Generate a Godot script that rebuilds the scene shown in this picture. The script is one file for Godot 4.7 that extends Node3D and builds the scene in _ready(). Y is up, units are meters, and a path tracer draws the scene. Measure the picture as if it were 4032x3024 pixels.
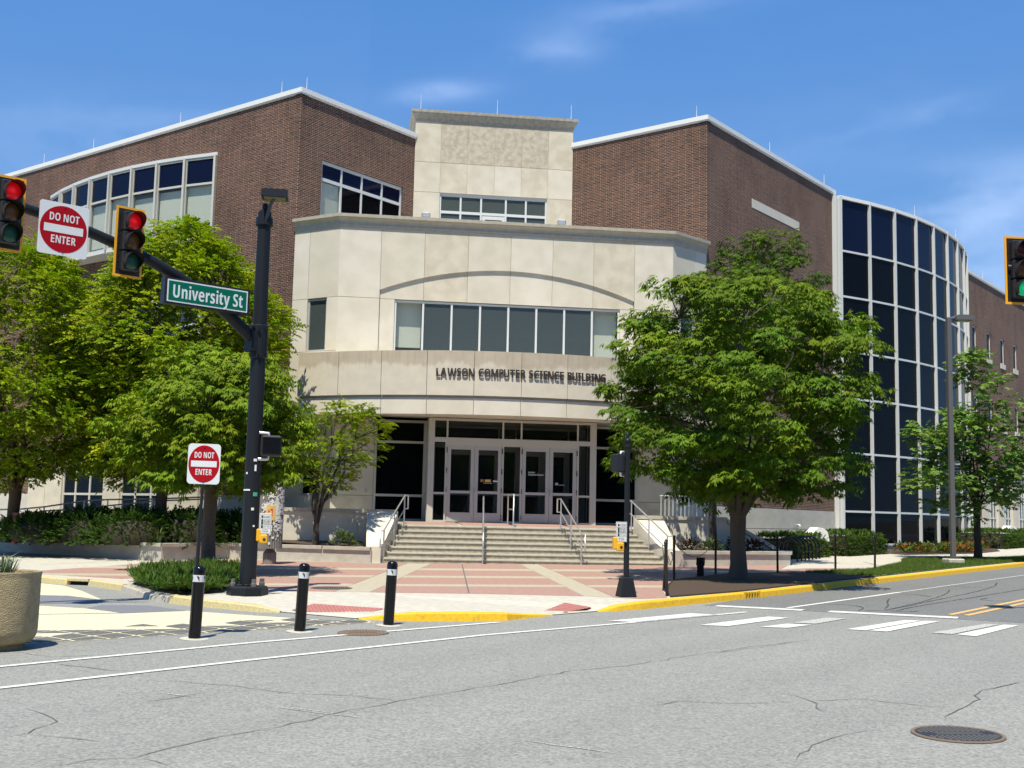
extends Node3D
# World axes: x runs along the entrance front, z comes out of it towards the street, y is up; metres.
const QA := Vector3(-0.70711, 0, -0.70711)   # the way the left wing's street wall runs, away from its corner
const QB := Vector3(0.70711, 0, -0.70711)    # the way the right wing's street wall runs, away from its corner
const NA := Vector3(-0.70711, 0, 0.70711)    # outward from walls along QA
const NB := Vector3(0.70711, 0, 0.70711)     # outward from walls along QB
const X := Vector3(1, 0, 0)
const Z := Vector3(0, 0, 1)
const CL := Vector3(-7.75, 0, 0)             # corner of the left wing
const CR := Vector3(7.75, 0, 0)              # corner of the right wing
const ARM := Vector3(-0.8209, 0, 0.5711)     # the way the mast arm points
const FACE := Vector3(0.5711, 0, 0.8209)     # the way its signals face
const KERB := 0.13
var M := {}
var taken := {}
var rng := RandomNumberGenerator.new()
var bld: Node3D

# ---------------------------------------------------------------- ground
func G(x: float, z: float) -> float:          # the streets rise gently to the right
	return 0.00898 * ((x + 6.0) - (z - 25.0))

func GP(x: float, z: float) -> float:
	return G(x, z) + KERB

# ---------------------------------------------------------------- nodes
func numbered(called: String) -> String:
	if not taken.has(called):
		taken[called] = 0
		return called
	taken[called] += 1
	return "%s_%03d" % [called, taken[called]]

func tag(o: Node, label: String, category: String, group := "") -> Node:
	o.set_meta("label", label)
	o.set_meta("category", category)
	if group:
		o.set_meta("group", group)
	return o

func thing(called: String, label: String, category: String, at := Vector3.ZERO, group := "", turn := 0.0) -> Node3D:
	var o := Node3D.new()
	o.name = numbered(called)
	add_child(o)
	o.position = at
	o.rotation.y = turn
	tag(o, label, category, group)
	return o

func copy_of(src: Node3D, at: Vector3, turn: float, label: String) -> Node3D:
	var o: Node3D = src.duplicate()
	o.name = numbered(String(src.name))
	add_child(o)
	o.position = at
	o.rotation.y = turn
	o.set_meta("label", label)
	return o

func put(called: String, s: SurfaceTool, m: Material, parent: Node = null) -> MeshInstance3D:
	s.generate_normals()
	var o := MeshInstance3D.new()
	o.mesh = s.commit()
	o.mesh.surface_set_material(0, m)
	if parent == null:
		o.name = numbered(called)
		add_child(o)
	else:
		o.name = called
		parent.add_child(o, true)
	return o

func struct(called: String, s: SurfaceTool, m: Material) -> MeshInstance3D:
	var o := put(called, s, m)
	o.set_meta("kind", "structure")
	return o

# ---------------------------------------------------------------- shapes
func st() -> SurfaceTool:
	var s := SurfaceTool.new()
	s.begin(Mesh.PRIMITIVE_TRIANGLES)
	s.set_smooth_group(-1)
	return s

func tri(s: SurfaceTool, a: Vector3, b: Vector3, c: Vector3, ua := Vector2.ZERO, ub := Vector2.ZERO, uc := Vector2.ZERO) -> void:
	s.set_uv(ua); s.set_uv2(ua); s.add_vertex(a)
	s.set_uv(ub); s.set_uv2(ub); s.add_vertex(b)
	s.set_uv(uc); s.set_uv2(uc); s.add_vertex(c)

func quad(s: SurfaceTool, a: Vector3, b: Vector3, c: Vector3, d: Vector3, ua := Vector2.ZERO, ub := Vector2.ZERO, uc := Vector2.ZERO, ud := Vector2.ZERO) -> void:
	tri(s, a, b, c, ua, ub, uc)
	tri(s, a, c, d, ua, uc, ud)

# a box in the frame of a wall: D along it, y up, N out of it
func bxo(s: SurfaceTool, O: Vector3, D: Vector3, N: Vector3, a0: float, a1: float, y0: float, y1: float, n0: float, n1: float) -> void:
	var p := func(a, y, n): return O + D * a + N * n + Vector3(0, y, 0)
	# D x up = N' ; wind so that faces look outwards whichever hand the frame has
	var flip := D.cross(Vector3.UP).dot(N) > 0.0
	var f := func(a, b, c, d, ua, ub, uc, ud):
		if flip: quad(s, a, b, c, d, ua, ub, uc, ud)
		else: quad(s, d, c, b, a, ud, uc, ub, ua)
	var v := func(a, b): return Vector2(a, b)
	f.call(p.call(a0, y0, n1), p.call(a0, y1, n1), p.call(a1, y1, n1), p.call(a1, y0, n1), v.call(a0, -y0), v.call(a0, -y1), v.call(a1, -y1), v.call(a1, -y0))
	f.call(p.call(a1, y0, n0), p.call(a1, y1, n0), p.call(a0, y1, n0), p.call(a0, y0, n0), v.call(a1, -y0), v.call(a1, -y1), v.call(a0, -y1), v.call(a0, -y0))
	f.call(p.call(a0, y1, n1), p.call(a0, y1, n0), p.call(a1, y1, n0), p.call(a1, y1, n1), v.call(a0, n1), v.call(a0, n0), v.call(a1, n0), v.call(a1, n1))
	f.call(p.call(a0, y0, n0), p.call(a0, y0, n1), p.call(a1, y0, n1), p.call(a1, y0, n0), v.call(a0, n0), v.call(a0, n1), v.call(a1, n1), v.call(a1, n0))
	f.call(p.call(a0, y0, n0), p.call(a0, y1, n0), p.call(a0, y1, n1), p.call(a0, y0, n1), v.call(n0, -y0), v.call(n0, -y1), v.call(n1, -y1), v.call(n1, -y0))
	f.call(p.call(a1, y0, n1), p.call(a1, y1, n1), p.call(a1, y1, n0), p.call(a1, y0, n0), v.call(n1, -y0), v.call(n1, -y1), v.call(n0, -y1), v.call(n0, -y0))

func bx(s: SurfaceTool, c: Vector3, size: Vector3) -> void:
	bxo(s, c, X, Z, -size.x / 2, size.x / 2, -size.y / 2, size.y / 2, -size.z / 2, size.z / 2)

# a box with its upright and front edges chamfered by b
func bevel_box(s: SurfaceTool, c: Vector3, size: Vector3, b: float) -> void:
	var h := size / 2
	var ring := func(y, i):
		var px: float = h.x - i
		var pz: float = h.z - i
		return [Vector3(-px + b, y, pz), Vector3(px - b, y, pz), Vector3(px, y, pz - b), Vector3(px, y, -pz + b), Vector3(px - b, y, -pz), Vector3(-px + b, y, -pz), Vector3(-px, y, -pz + b), Vector3(-px, y, pz - b)]
	var rings := [ring.call(-h.y, b), ring.call(-h.y + b, 0.0), ring.call(h.y - b, 0.0), ring.call(h.y, b)]
	for k in 3:
		for i in 8:
			var j := (i + 1) % 8
			quad(s, c + rings[k][i], c + rings[k + 1][i], c + rings[k + 1][j], c + rings[k][j])
	for i in range(1, 7):
		tri(s, c + rings[3][0], c + rings[3][i + 1], c + rings[3][i])
		tri(s, c + rings[0][0], c + rings[0][i], c + rings[0][i + 1])

# an outline in the plane (along D, up) pushed out along N from n0 to n1
func prism(s: SurfaceTool, poly: PackedVector2Array, O: Vector3, D: Vector3, N: Vector3, n0: float, n1: float) -> void:
	var p := func(v, n): return O + D * v.x + N * n + Vector3(0, v.y, 0)
	var ix := Geometry2D.triangulate_polygon(poly)
	for k in range(0, ix.size(), 3):
		var a := poly[ix[k]]; var b := poly[ix[k + 1]]; var c := poly[ix[k + 2]]
		tri(s, p.call(a, n1), p.call(b, n1), p.call(c, n1), Vector2(a.x, -a.y), Vector2(b.x, -b.y), Vector2(c.x, -c.y))
		tri(s, p.call(a, n0), p.call(c, n0), p.call(b, n0), Vector2(a.x, -a.y), Vector2(c.x, -c.y), Vector2(b.x, -b.y))
	for k in poly.size():
		var a := poly[k]; var b := poly[(k + 1) % poly.size()]
		quad(s, p.call(a, n0), p.call(b, n0), p.call(b, n1), p.call(a, n1), Vector2(0, 0), Vector2(a.distance_to(b), 0), Vector2(a.distance_to(b), n1 - n0), Vector2(0, n1 - n0))

func pv(list: Array) -> PackedVector2Array:
	var out := PackedVector2Array()
	for k in range(0, list.size(), 2):
		out.append(Vector2(list[k], list[k + 1]))
	return out

# a level or sloping sheet over an outline in x, z, with an edge of depth d
func sheet(s: SurfaceTool, poly: PackedVector2Array, height: Callable, d := 0.0) -> void:
	var ix := Geometry2D.triangulate_polygon(poly)
	var uv := func(v): return Vector2((v.x - v.y) * 0.7071, (v.x + v.y) * 0.7071)
	var p := func(v, dy): return Vector3(v.x, height.call(v.x, v.y) + dy, v.y)
	for k in range(0, ix.size(), 3):
		var a := poly[ix[k]]; var b := poly[ix[k + 1]]; var c := poly[ix[k + 2]]
		if (b - a).cross(c - a) < 0.0:
			var t := b; b = c; c = t
		s.set_uv2(uv.call(a)); s.set_uv(uv.call(a)); s.add_vertex(p.call(a, 0.0))
		s.set_uv2(uv.call(b)); s.set_uv(uv.call(b)); s.add_vertex(p.call(b, 0.0))
		s.set_uv2(uv.call(c)); s.set_uv(uv.call(c)); s.add_vertex(p.call(c, 0.0))
	if d > 0.0:
		for k in poly.size():
			var a := poly[k]; var b := poly[(k + 1) % poly.size()]
			s.set_uv2(uv.call(a))
			quad(s, p.call(a, -d), p.call(b, -d), p.call(b, 0.0), p.call(a, 0.0), uv.call(a), uv.call(b), uv.call(b), uv.call(a))

func tube(s: SurfaceTool, pts: Array, radii: Array, sides := 8, cap := true) -> void:
	var n := pts.size()
	var rings := []
	var side := Vector3.ZERO
	for i in n:
		var t: Vector3 = (pts[mini(i + 1, n - 1)] - pts[maxi(i - 1, 0)]).normalized()
		if i == 0:
			side = t.cross(Vector3.UP if absf(t.y) < 0.9 else Vector3.RIGHT).normalized()
		else:
			side = (side - t * side.dot(t)).normalized()
		var other := t.cross(side)
		var r: float = radii[mini(i, radii.size() - 1)]
		var ring := []
		for k in sides:
			var w := TAU * k / sides
			ring.append(pts[i] + (side * cos(w) + other * sin(w)) * r)
		rings.append(ring)
	s.set_smooth_group(0)
	var run := 0.0
	for i in n - 1:
		var step: float = pts[i].distance_to(pts[i + 1])
		for k in sides:
			var j := (k + 1) % sides
			quad(s, rings[i][k], rings[i][j], rings[i + 1][j], rings[i + 1][k], Vector2(float(k) / sides, run), Vector2(float(k + 1) / sides, run), Vector2(float(k + 1) / sides, run + step), Vector2(float(k) / sides, run + step))
		run += step
	s.set_smooth_group(-1)
	if cap:
		for k in range(1, sides - 1):
			tri(s, rings[0][0], rings[0][k + 1], rings[0][k])
			tri(s, rings[n - 1][0], rings[n - 1][k], rings[n - 1][k + 1])

func lathe(s: SurfaceTool, at: Vector3, prof: Array, sides := 24, smooth := true) -> void:
	if smooth: s.set_smooth_group(0)
	for i in prof.size() - 1:
		for k in sides:
			var a := TAU * k / sides
			var b := TAU * (k + 1) / sides
			var p := func(r, y, w): return at + Vector3(cos(w) * r, y, sin(w) * r)
			var lo: Array = prof[i]; var hi: Array = prof[i + 1]
			if smooth and lo.size() > 2: s.set_smooth_group(i + 1)
			quad(s, p.call(lo[0], lo[1], a), p.call(hi[0], hi[1], a), p.call(hi[0], hi[1], b), p.call(lo[0], lo[1], b), Vector2(float(k) / sides, lo[1]), Vector2(float(k) / sides, hi[1]), Vector2(float(k + 1) / sides, hi[1]), Vector2(float(k + 1) / sides, lo[1]))
	s.set_smooth_group(-1)

# a wall skin with rectangular holes [a0, a1, y0, y1] and reveals of the given depth
func wall_skin(O: Vector3, D: Vector3, N: Vector3, a0: float, a1: float, y0: float, y1: float, holes: Array, depth: float) -> SurfaceTool:
	var s := st()
	var xs := [a0, a1]; var ys := [y0, y1]
	for h in holes:
		for v in [h[0], h[1]]:
			if v > a0 and v < a1 and not xs.has(v): xs.append(v)
		for v in [h[2], h[3]]:
			if v > y0 and v < y1 and not ys.has(v): ys.append(v)
	xs.sort(); ys.sort()
	var p := func(a, y, n): return O + D * a + N * n + Vector3(0, y, 0)
	var flip := D.cross(Vector3.UP).dot(N) > 0.0
	for i in xs.size() - 1:
		for j in ys.size() - 1:
			var m := Vector2((xs[i] + xs[i + 1]) / 2, (ys[j] + ys[j + 1]) / 2)
			var open := false
			for h in holes:
				open = open or (m.x > h[0] and m.x < h[1] and m.y > h[2] and m.y < h[3])
			if open: continue
			var u0: float = xs[i]; var u1: float = xs[i + 1]; var v0: float = ys[j]; var v1: float = ys[j + 1]
			if flip: quad(s, p.call(u0, v0, 0), p.call(u0, v1, 0), p.call(u1, v1, 0), p.call(u1, v0, 0), Vector2(u0, -v0), Vector2(u0, -v1), Vector2(u1, -v1), Vector2(u1, -v0))
			else: quad(s, p.call(u0, v0, 0), p.call(u1, v0, 0), p.call(u1, v1, 0), p.call(u0, v1, 0), Vector2(u0, -v0), Vector2(u1, -v0), Vector2(u1, -v1), Vector2(u0, -v1))
	for h in holes:
		var c := [Vector2(h[0], h[2]), Vector2(h[0], h[3]), Vector2(h[1], h[3]), Vector2(h[1], h[2])]
		for k in 4:
			var u: Vector2 = c[k]; var w: Vector2 = c[(k + 1) % 4]
			quad(s, p.call(u.x, u.y, 0), p.call(u.x, u.y, -depth), p.call(w.x, w.y, -depth), p.call(w.x, w.y, 0), Vector2(u.x, -u.y), Vector2(u.x + depth, -u.y), Vector2(w.x + depth, -w.y), Vector2(w.x, -w.y))
	return s

# a window: a frame with uprights at xs and rails at ys (the outermost are the frame), and a pane in every opening
func window(parent: Node, O: Vector3, D: Vector3, N: Vector3, xs: Array, ys: Array, n: float, fw: float, fm: Material, pane: Callable, rail := 0.0, called := "window") -> MeshInstance3D:
	var s := st()
	var rw := rail if rail > 0.0 else fw
	for i in xs.size():
		var lo: float = xs[i] - fw / 2; var hi: float = xs[i] + fw / 2
		if i == 0: lo = xs[i]; hi = xs[i] + fw
		if i == xs.size() - 1: lo = xs[i] - fw; hi = xs[i]
		bxo(s, O, D, N, lo, hi, ys[0], ys[-1], n - 0.05, n + 0.03)
	for j in ys.size():
		var lo: float = ys[j] - rw / 2; var hi: float = ys[j] + rw / 2
		if j == 0: lo = ys[j]; hi = ys[j] + rw
		if j == ys.size() - 1: lo = ys[j] - rw; hi = ys[j]
		for i in xs.size() - 1:
			bxo(s, O, D, N, xs[i] + (fw if i == 0 else fw / 2), xs[i + 1] - (fw if i == xs.size() - 2 else fw / 2), lo, hi, n - 0.045, n + 0.026)
	var w := put(called, s, fm, parent)
	for i in xs.size() - 1:
		for j in ys.size() - 1:
			var m: Material = pane.call(i, j)
			if m == null: continue
			var g := st()
			bxo(g, O, D, N, xs[i] + fw * 0.3, xs[i + 1] - fw * 0.3, ys[j] + rw * 0.3, ys[j + 1] - rw * 0.3, n - 0.025, n - 0.013)
			put("pane", g, m, w)
	return w

# lettering that stands at P, reading along R, facing F
func text(parent: Node, called: String, words: String, P: Vector3, R: Vector3, F: Vector3, height: float, wide: float, m: Material, depth := 0.01, bold := 700) -> MeshInstance3D:
	var f := SystemFont.new()
	f.font_names = PackedStringArray(["Droid Sans"])
	f.font_weight = bold
	var t := TextMesh.new()
	t.text = words
	t.font = f
	t.font_size = 64
	t.pixel_size = height / 46.0
	t.depth = depth
	t.material = m
	var o := MeshInstance3D.new()
	o.mesh = t
	o.name = called
	var sx := 1.0
	var size := t.get_aabb().size
	if wide > 0.0 and size.x > 0.0: sx = wide / size.x
	o.transform = Transform3D(Basis(R * sx, Vector3.UP, F), P)
	parent.add_child(o, true)
	return o

# ---------------------------------------------------------------- materials
func lin(r: float, g: float, b: float, a := 1.0) -> Color:
	return Color(r, g, b, a).linear_to_srgb()

func mat(called: String, c: Color, rough := 0.7, metal := 0.0) -> StandardMaterial3D:
	var m := StandardMaterial3D.new()
	m.resource_name = called
	m.albedo_color = c
	m.roughness = rough
	m.metallic = metal
	M[called] = m
	return m

func noise_tex(kind: int, freq: float, octaves: int, stops: Array, size := 512, sd := 1) -> NoiseTexture2D:
	var n := FastNoiseLite.new()
	n.noise_type = kind
	n.seed = sd
	n.frequency = freq
	n.fractal_octaves = octaves
	var t := NoiseTexture2D.new()
	t.width = size
	t.height = size
	t.seamless = true
	t.noise = n
	if stops.size():
		var g := Gradient.new()
		var at := PackedFloat32Array(); var cs := PackedColorArray()
		for e in stops:
			at.append(e[0]); cs.append(e[1])
		g.offsets = at
		g.colors = cs
		t.color_ramp = g
	return t

func tri_map(m: StandardMaterial3D, scale: float, in_world := true) -> void:
	m.uv1_triplanar = true
	m.uv1_world_triplanar = in_world
	m.uv1_scale = Vector3.ONE * scale

func grey(v: float, w := 0.0) -> Color:
	return lin(v * (1.0 + w), v, v * (1.0 - w))

func stone(called: String, c: Array, spread: float, freq: float, scale: float, sd: int, octaves := 5) -> StandardMaterial3D:
	var m := mat(called, Color.WHITE, 0.85)
	var lo := 1.0 - spread; var hi := 1.0 + spread
	m.albedo_texture = noise_tex(FastNoiseLite.TYPE_SIMPLEX_SMOOTH, freq, octaves, [[0.2, lin(c[0] * lo, c[1] * lo, c[2] * lo * 0.97)], [0.5, lin(c[0], c[1], c[2])], [0.8, lin(c[0] * hi, c[1] * hi, c[2] * hi)]], 512, sd)
	tri_map(m, scale)
	return m

func brick_images() -> Array:
	var w := 512; var h := 1024
	var data := PackedByteArray(); data.resize(w * h * 3)
	var bump := PackedByteArray(); bump.resize(w * h)
	var fine := FastNoiseLite.new(); fine.frequency = 0.25; fine.seed = 4
	var r := RandomNumberGenerator.new(); r.seed = 77
	var rows := 48; var cols := 24
	var tone := []
	for k in rows * cols:
		var v := r.randf_range(0.72, 1.22)
		var c := lin(0.092 * v, 0.042 * v, 0.029 * v)
		var pick := r.randf()
		if pick < 0.16: c = lin(0.050 * v, 0.028 * v, 0.023 * v)
		elif pick < 0.28: c = lin(0.13 * v, 0.058 * v, 0.036 * v)
		elif pick < 0.36: c = lin(0.085 * v, 0.050 * v, 0.036 * v)
		tone.append(Vector3(c.r, c.g, c.b) * 255.0)
	var mortar := Vector3(180, 153, 134)
	var i := 0
	for y in h:
		var row := y * rows / h
		var fy := fposmod(y * float(rows) / h, 1.0)
		for x in w:
			var u := x * float(cols) / w + (0.5 if row % 2 else 0.0)
			var col := int(u) % cols
			var fx := u - floorf(u)
			var n := fine.get_noise_2d(x * 1.6, y) * 0.09
			var c: Vector3
			if fx < 0.055 or fy < 0.155:
				c = mortar * (1.0 + n)
				bump[y * w + x] = 70
			else:
				c = tone[row * cols + col] * (1.0 + n * 1.3)
				bump[y * w + x] = 200
			data[i] = clampi(int(c.x), 0, 255); data[i + 1] = clampi(int(c.y), 0, 255); data[i + 2] = clampi(int(c.z), 0, 255)
			i += 3
	return [Image.create_from_data(w, h, false, Image.FORMAT_RGB8, data), Image.create_from_data(w, h, false, Image.FORMAT_L8, bump)]

func stain_image() -> Image:      # rain-washed limestone: an uneven brown wash below the coping and pale runs under the joints
	var w := 1024; var h := 128
	var data := PackedByteArray(); data.resize(w * h * 3)
	var n := FastNoiseLite.new(); n.frequency = 0.012; n.seed = 11; n.fractal_octaves = 4
	var i := 0
	for y in h:
		for x in w:
			var edge := 0.36 + 0.2 * n.get_noise_2d(x, 0.0) + 0.07 * n.get_noise_2d(x * 4.0, 300.0)
			var d := clampf((edge - float(y) / h) / 0.09, 0.0, 1.0)
			var streak := clampf(n.get_noise_2d(x * 7.0, y * 0.25) * 1.6, 0.0, 1.0) * clampf(1.2 - float(y) / h * 1.8, 0.0, 1.0)
			var mott := 1.0 + 0.09 * n.get_noise_2d(x * 2.0, y * 2.0 + 900.0)
			var c := Vector3(0.555, 0.505, 0.42).lerp(Vector3(0.40, 0.34, 0.26), clampf(d * 0.8 + streak * 0.3, 0.0, 1.0)) * mott
			var k := lin(c.x, c.y, c.z)
			data[i] = int(k.r * 255); data[i + 1] = int(k.g * 255); data[i + 2] = int(k.b * 255)
			i += 3
	return Image.create_from_data(w, h, false, Image.FORMAT_RGB8, data)

func lane_image() -> Image:       # 40 m along the street by 24 m across it: tyre-darkened tracks, oil drips down the lane middles, patches
	var w := 512; var h := 512
	var data := PackedByteArray(); data.resize(w * h * 3)
	var n := FastNoiseLite.new(); n.frequency = 0.01; n.seed = 29; n.fractal_octaves = 5
	var i := 0
	for y in h:
		var v := y * 24.0 / h
		for x in w:
			var a := TAU * x / w
			var p := Vector2(cos(a), sin(a)) * 90.0
			var broad := n.get_noise_3d(p.x, p.y, y * 0.8)
			var fine := n.get_noise_3d(p.x * 3.0, p.y * 3.0, y * 4.5)
			var k := 0.955 + 0.055 * broad + 0.045 * fine
			for t in [17.15, 18.75, 20.9, 22.5, 12.6]:
				k -= 0.085 * exp(-pow((v - t - 0.25 * broad) / 0.42, 2.0)) * (0.65 + 0.7 * broad)
			for t in [17.95, 21.7]:
				k -= 0.12 * exp(-pow((v - t) / 0.3, 2.0)) * clampf(fine * 2.2 - 0.25, 0.0, 1.0)
			var c := lin(k, k, k * 0.995)
			data[i] = clampi(int(c.r * 255), 0, 255); data[i + 1] = clampi(int(c.g * 255), 0, 255); data[i + 2] = clampi(int(c.b * 255), 0, 255)
			i += 3
	return Image.create_from_data(w, h, false, Image.FORMAT_RGB8, data)

func cloud_image() -> Image:
	var w := 2048; var h := 1024
	var data := PackedByteArray(); data.resize(w * h * 4)
	var n := FastNoiseLite.new(); n.frequency = 0.012; n.seed = 21; n.fractal_octaves = 6; n.fractal_type = FastNoiseLite.FRACTAL_RIDGED; n.fractal_gain = 0.62
	n.domain_warp_enabled = true; n.domain_warp_amplitude = 26.0; n.domain_warp_frequency = 0.012
	var big := FastNoiseLite.new(); big.frequency = 0.004; big.seed = 5
	# wisps: azimuth from -z towards +x, elevation, length, height, strength (degrees)
	var wisps := [[3.5, 20.3, 2.2, 0.45, 0.95], [9.0, 22.3, 2.6, 0.7, 0.6], [14.0, 24.2, 5.0, 0.8, 0.45], [30.5, 14.6, 5.0, 2.0, 0.9], [30.0, 10.0, 6.0, 2.6, 1.0], [-12.0, 17.5, 9.0, 1.3, 0.3], [-13.5, 14.5, 5.0, 1.6, 0.25], [19.0, 17.5, 9.0, 1.6, 0.2], [28.0, 19.0, 2.0, 0.5, 0.35],
		[75.0, 21.0, 10.0, 2.0, 0.6], [130.0, 17.0, 9.0, 2.0, 0.7], [185.0, 22.0, 12.0, 2.2, 0.6], [240.0, 15.0, 9.0, 2.0, 0.7], [300.0, 20.0, 10.0, 2.0, 0.5]]
	var i := 0
	for y in h / 2 + 1:
		var el := 90.0 - 180.0 * y / h
		for x in w:
			var az := 360.0 * x / w
			var v := 0.0
			for q in wisps:
				var da: float = fposmod(az - q[0] + 180.0, 360.0) - 180.0
				var de: float = el - q[1] - 0.12 * da
				if absf(da) < q[2] * 2.2 and absf(de) < q[3] * 2.6:
					v += q[4] * exp(-pow(da / q[2], 2.0) - pow(de / q[3], 2.0))
			var t := n.get_noise_2d(x * 0.8 + y * 0.5, y * 3.0) * 0.5 + 0.5
			var veil := clampf(big.get_noise_2d(x, y * 3.0) * 0.5 + 0.1, 0.0, 1.0) * 0.12 * clampf((el - 3.0) / 10.0, 0.0, 1.0)
			v = clampf(v * smoothstep(0.3, 0.95, t) + veil * t, 0.0, 1.0)
			data[i] = 255; data[i + 1] = 255; data[i + 2] = 255; data[i + 3] = int(v * 255)
			i += 4
	return Image.create_from_data(w, h, false, Image.FORMAT_RGBA8, data)

func make_materials() -> void:
	var b := brick_images()
	var brick := mat("brick", Color.WHITE, 0.88)
	brick.albedo_texture = ImageTexture.create_from_image(b[0])
	brick.uv1_scale = Vector3(1.0 / (24 * 0.2032), 1.0 / (48 * 0.0677), 1)
	brick.heightmap_enabled = true
	brick.heightmap_texture = ImageTexture.create_from_image(b[1])
	brick.heightmap_scale = 0.8
	brick.detail_enabled = true
	brick.detail_blend_mode = BaseMaterial3D.BLEND_MODE_MUL
	brick.detail_uv_layer = BaseMaterial3D.DETAIL_UV_2
	brick.detail_albedo = noise_tex(FastNoiseLite.TYPE_SIMPLEX_SMOOTH, 0.008, 5, [[0.15, lin(0.74, 0.72, 0.72)], [0.5, lin(0.92, 0.91, 0.91)], [0.85, lin(1.0, 1.0, 1.0)]], 512, 71)
	brick.uv2_scale = Vector3(0.11, 0.06, 1)
	stone("limestone", [0.56, 0.515, 0.43], 0.07, 0.008, 0.22, 3)
	stone("limestone_warm", [0.54, 0.49, 0.395], 0.09, 0.01, 0.25, 8)
	stone("limestone_pale", [0.60, 0.555, 0.475], 0.06, 0.008, 0.22, 5)
	stone("limestone_stained", [0.45, 0.40, 0.315], 0.15, 0.013, 0.5, 9, 6)
	stone("limestone_grey", [0.47, 0.45, 0.40], 0.10, 0.01, 0.3, 13)
	stone("joint", [0.48, 0.44, 0.37], 0.08, 0.02, 0.3, 4)
	var washed := mat("limestone_washed", Color.WHITE, 0.85)
	washed.albedo_texture = ImageTexture.create_from_image(stain_image())
	stone("cornice_stone", [0.36, 0.33, 0.27], 0.16, 0.02, 0.5, 31)
	stone("drum_cornice_stone", [0.43, 0.395, 0.325], 0.09, 0.02, 0.4, 32)
	stone("concrete", [0.40, 0.375, 0.325], 0.12, 0.02, 0.35, 14)
	stone("concrete_pale", [0.46, 0.435, 0.38], 0.09, 0.02, 0.4, 15)
	stone("concrete_wall", [0.42, 0.395, 0.345], 0.12, 0.015, 0.4, 35)
	stone("concrete_grey", [0.36, 0.35, 0.325], 0.12, 0.02, 0.4, 16)
	stone("riser_stone", [0.34, 0.305, 0.235], 0.17, 0.018, 0.5, 17)
	stone("paver_red", [0.335, 0.205, 0.17], 0.10, 0.03, 0.4, 18)
	stone("paver_band", [0.39, 0.35, 0.27], 0.09, 0.03, 0.4, 19)
	stone("tactile", [0.38, 0.155, 0.135], 0.08, 0.05, 0.5, 20)
	var ps := stone("planter_stone", [0.335, 0.27, 0.155], 0.16, 0.02, 0.8, 22, 6)
	ps.heightmap_enabled = true
	ps.heightmap_texture = noise_tex(FastNoiseLite.TYPE_SIMPLEX, 0.09, 4, [], 512, 72)
	ps.heightmap_scale = 1.0
	stone("mulch", [0.062, 0.040, 0.026], 0.55, 0.09, 0.9, 23)
	stone("soil", [0.03, 0.022, 0.015], 0.5, 0.09, 0.9, 24)
	stone("lawn", [0.085, 0.125, 0.035], 0.3, 0.06, 0.5, 25)
	stone("earth", [0.16, 0.15, 0.12], 0.2, 0.02, 0.05, 26)
	var asph := mat("asphalt", Color.WHITE, 0.95)
	asph.albedo_texture = noise_tex(FastNoiseLite.TYPE_VALUE, 0.16, 4, [[0.0, lin(0.12, 0.122, 0.118)], [0.36, lin(0.212, 0.214, 0.204)], [0.52, lin(0.246, 0.248, 0.236)], [0.68, lin(0.280, 0.282, 0.268)], [1.0, lin(0.37, 0.37, 0.35)]], 1024, 30)
	asph.uv1_scale = Vector3(0.30, 0.30, 1)
	asph.heightmap_enabled = true
	asph.heightmap_texture = noise_tex(FastNoiseLite.TYPE_VALUE, 0.2, 3, [], 1024, 30)
	asph.heightmap_scale = 0.35
	asph.detail_enabled = true
	asph.detail_blend_mode = BaseMaterial3D.BLEND_MODE_MUL
	asph.detail_uv_layer = BaseMaterial3D.DETAIL_UV_2
	asph.detail_albedo = ImageTexture.create_from_image(lane_image())
	asph.uv2_scale = Vector3(1.0 / 40.0, 1.0 / 24.0, 1)
	var far := asph.duplicate()
	far.resource_name = "asphalt_far"
	far.albedo_color = Color(0.83, 0.835, 0.85)
	M["asphalt_far"] = far
	mat("crack", grey(0.11), 0.95)
	mat("tar", grey(0.05), 0.7)
	var road_paint := stone("road_paint", [0.72, 0.71, 0.67], 0.12, 0.05, 1.2, 40)
	road_paint.albedo_texture = noise_tex(FastNoiseLite.TYPE_SIMPLEX_SMOOTH, 0.05, 6, [[0.0, lin(0.26, 0.26, 0.25)], [0.24, lin(0.34, 0.34, 0.33)], [0.34, lin(0.60, 0.595, 0.57)], [1.0, lin(0.74, 0.73, 0.70)]], 512, 40)
	road_paint.roughness = 0.75
	stone("worn_paint", [0.50, 0.49, 0.46], 0.35, 0.05, 1.3, 41)
	M.worn_paint.albedo_texture = noise_tex(FastNoiseLite.TYPE_SIMPLEX_SMOOTH, 0.05, 6, [[0.0, lin(0.24, 0.24, 0.23)], [0.48, lin(0.27, 0.27, 0.26)], [0.58, lin(0.55, 0.55, 0.53)], [1.0, lin(0.66, 0.65, 0.62)]], 512, 41)
	stone("cream_paint", [0.55, 0.51, 0.37], 0.1, 0.03, 0.6, 42)
	stone("grey_paint", [0.16, 0.165, 0.19], 0.12, 0.03, 0.6, 43)
	stone("mural_grey", [0.125, 0.125, 0.12], 0.15, 0.03, 0.8, 44)
	stone("yellow_paint", [0.70, 0.41, 0.012], 0.12, 0.05, 0.7, 45)
	M.yellow_paint.albedo_texture = noise_tex(FastNoiseLite.TYPE_SIMPLEX_SMOOTH, 0.03, 6, [[0.0, lin(0.33, 0.29, 0.2)], [0.2, lin(0.42, 0.30, 0.08)], [0.27, lin(0.62, 0.36, 0.012)], [0.55, lin(0.70, 0.41, 0.012)], [1.0, lin(0.78, 0.49, 0.03)]], 512, 45)
	stone("pale_yellow_paint", [0.56, 0.46, 0.21], 0.22, 0.05, 1.0, 46)
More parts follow.
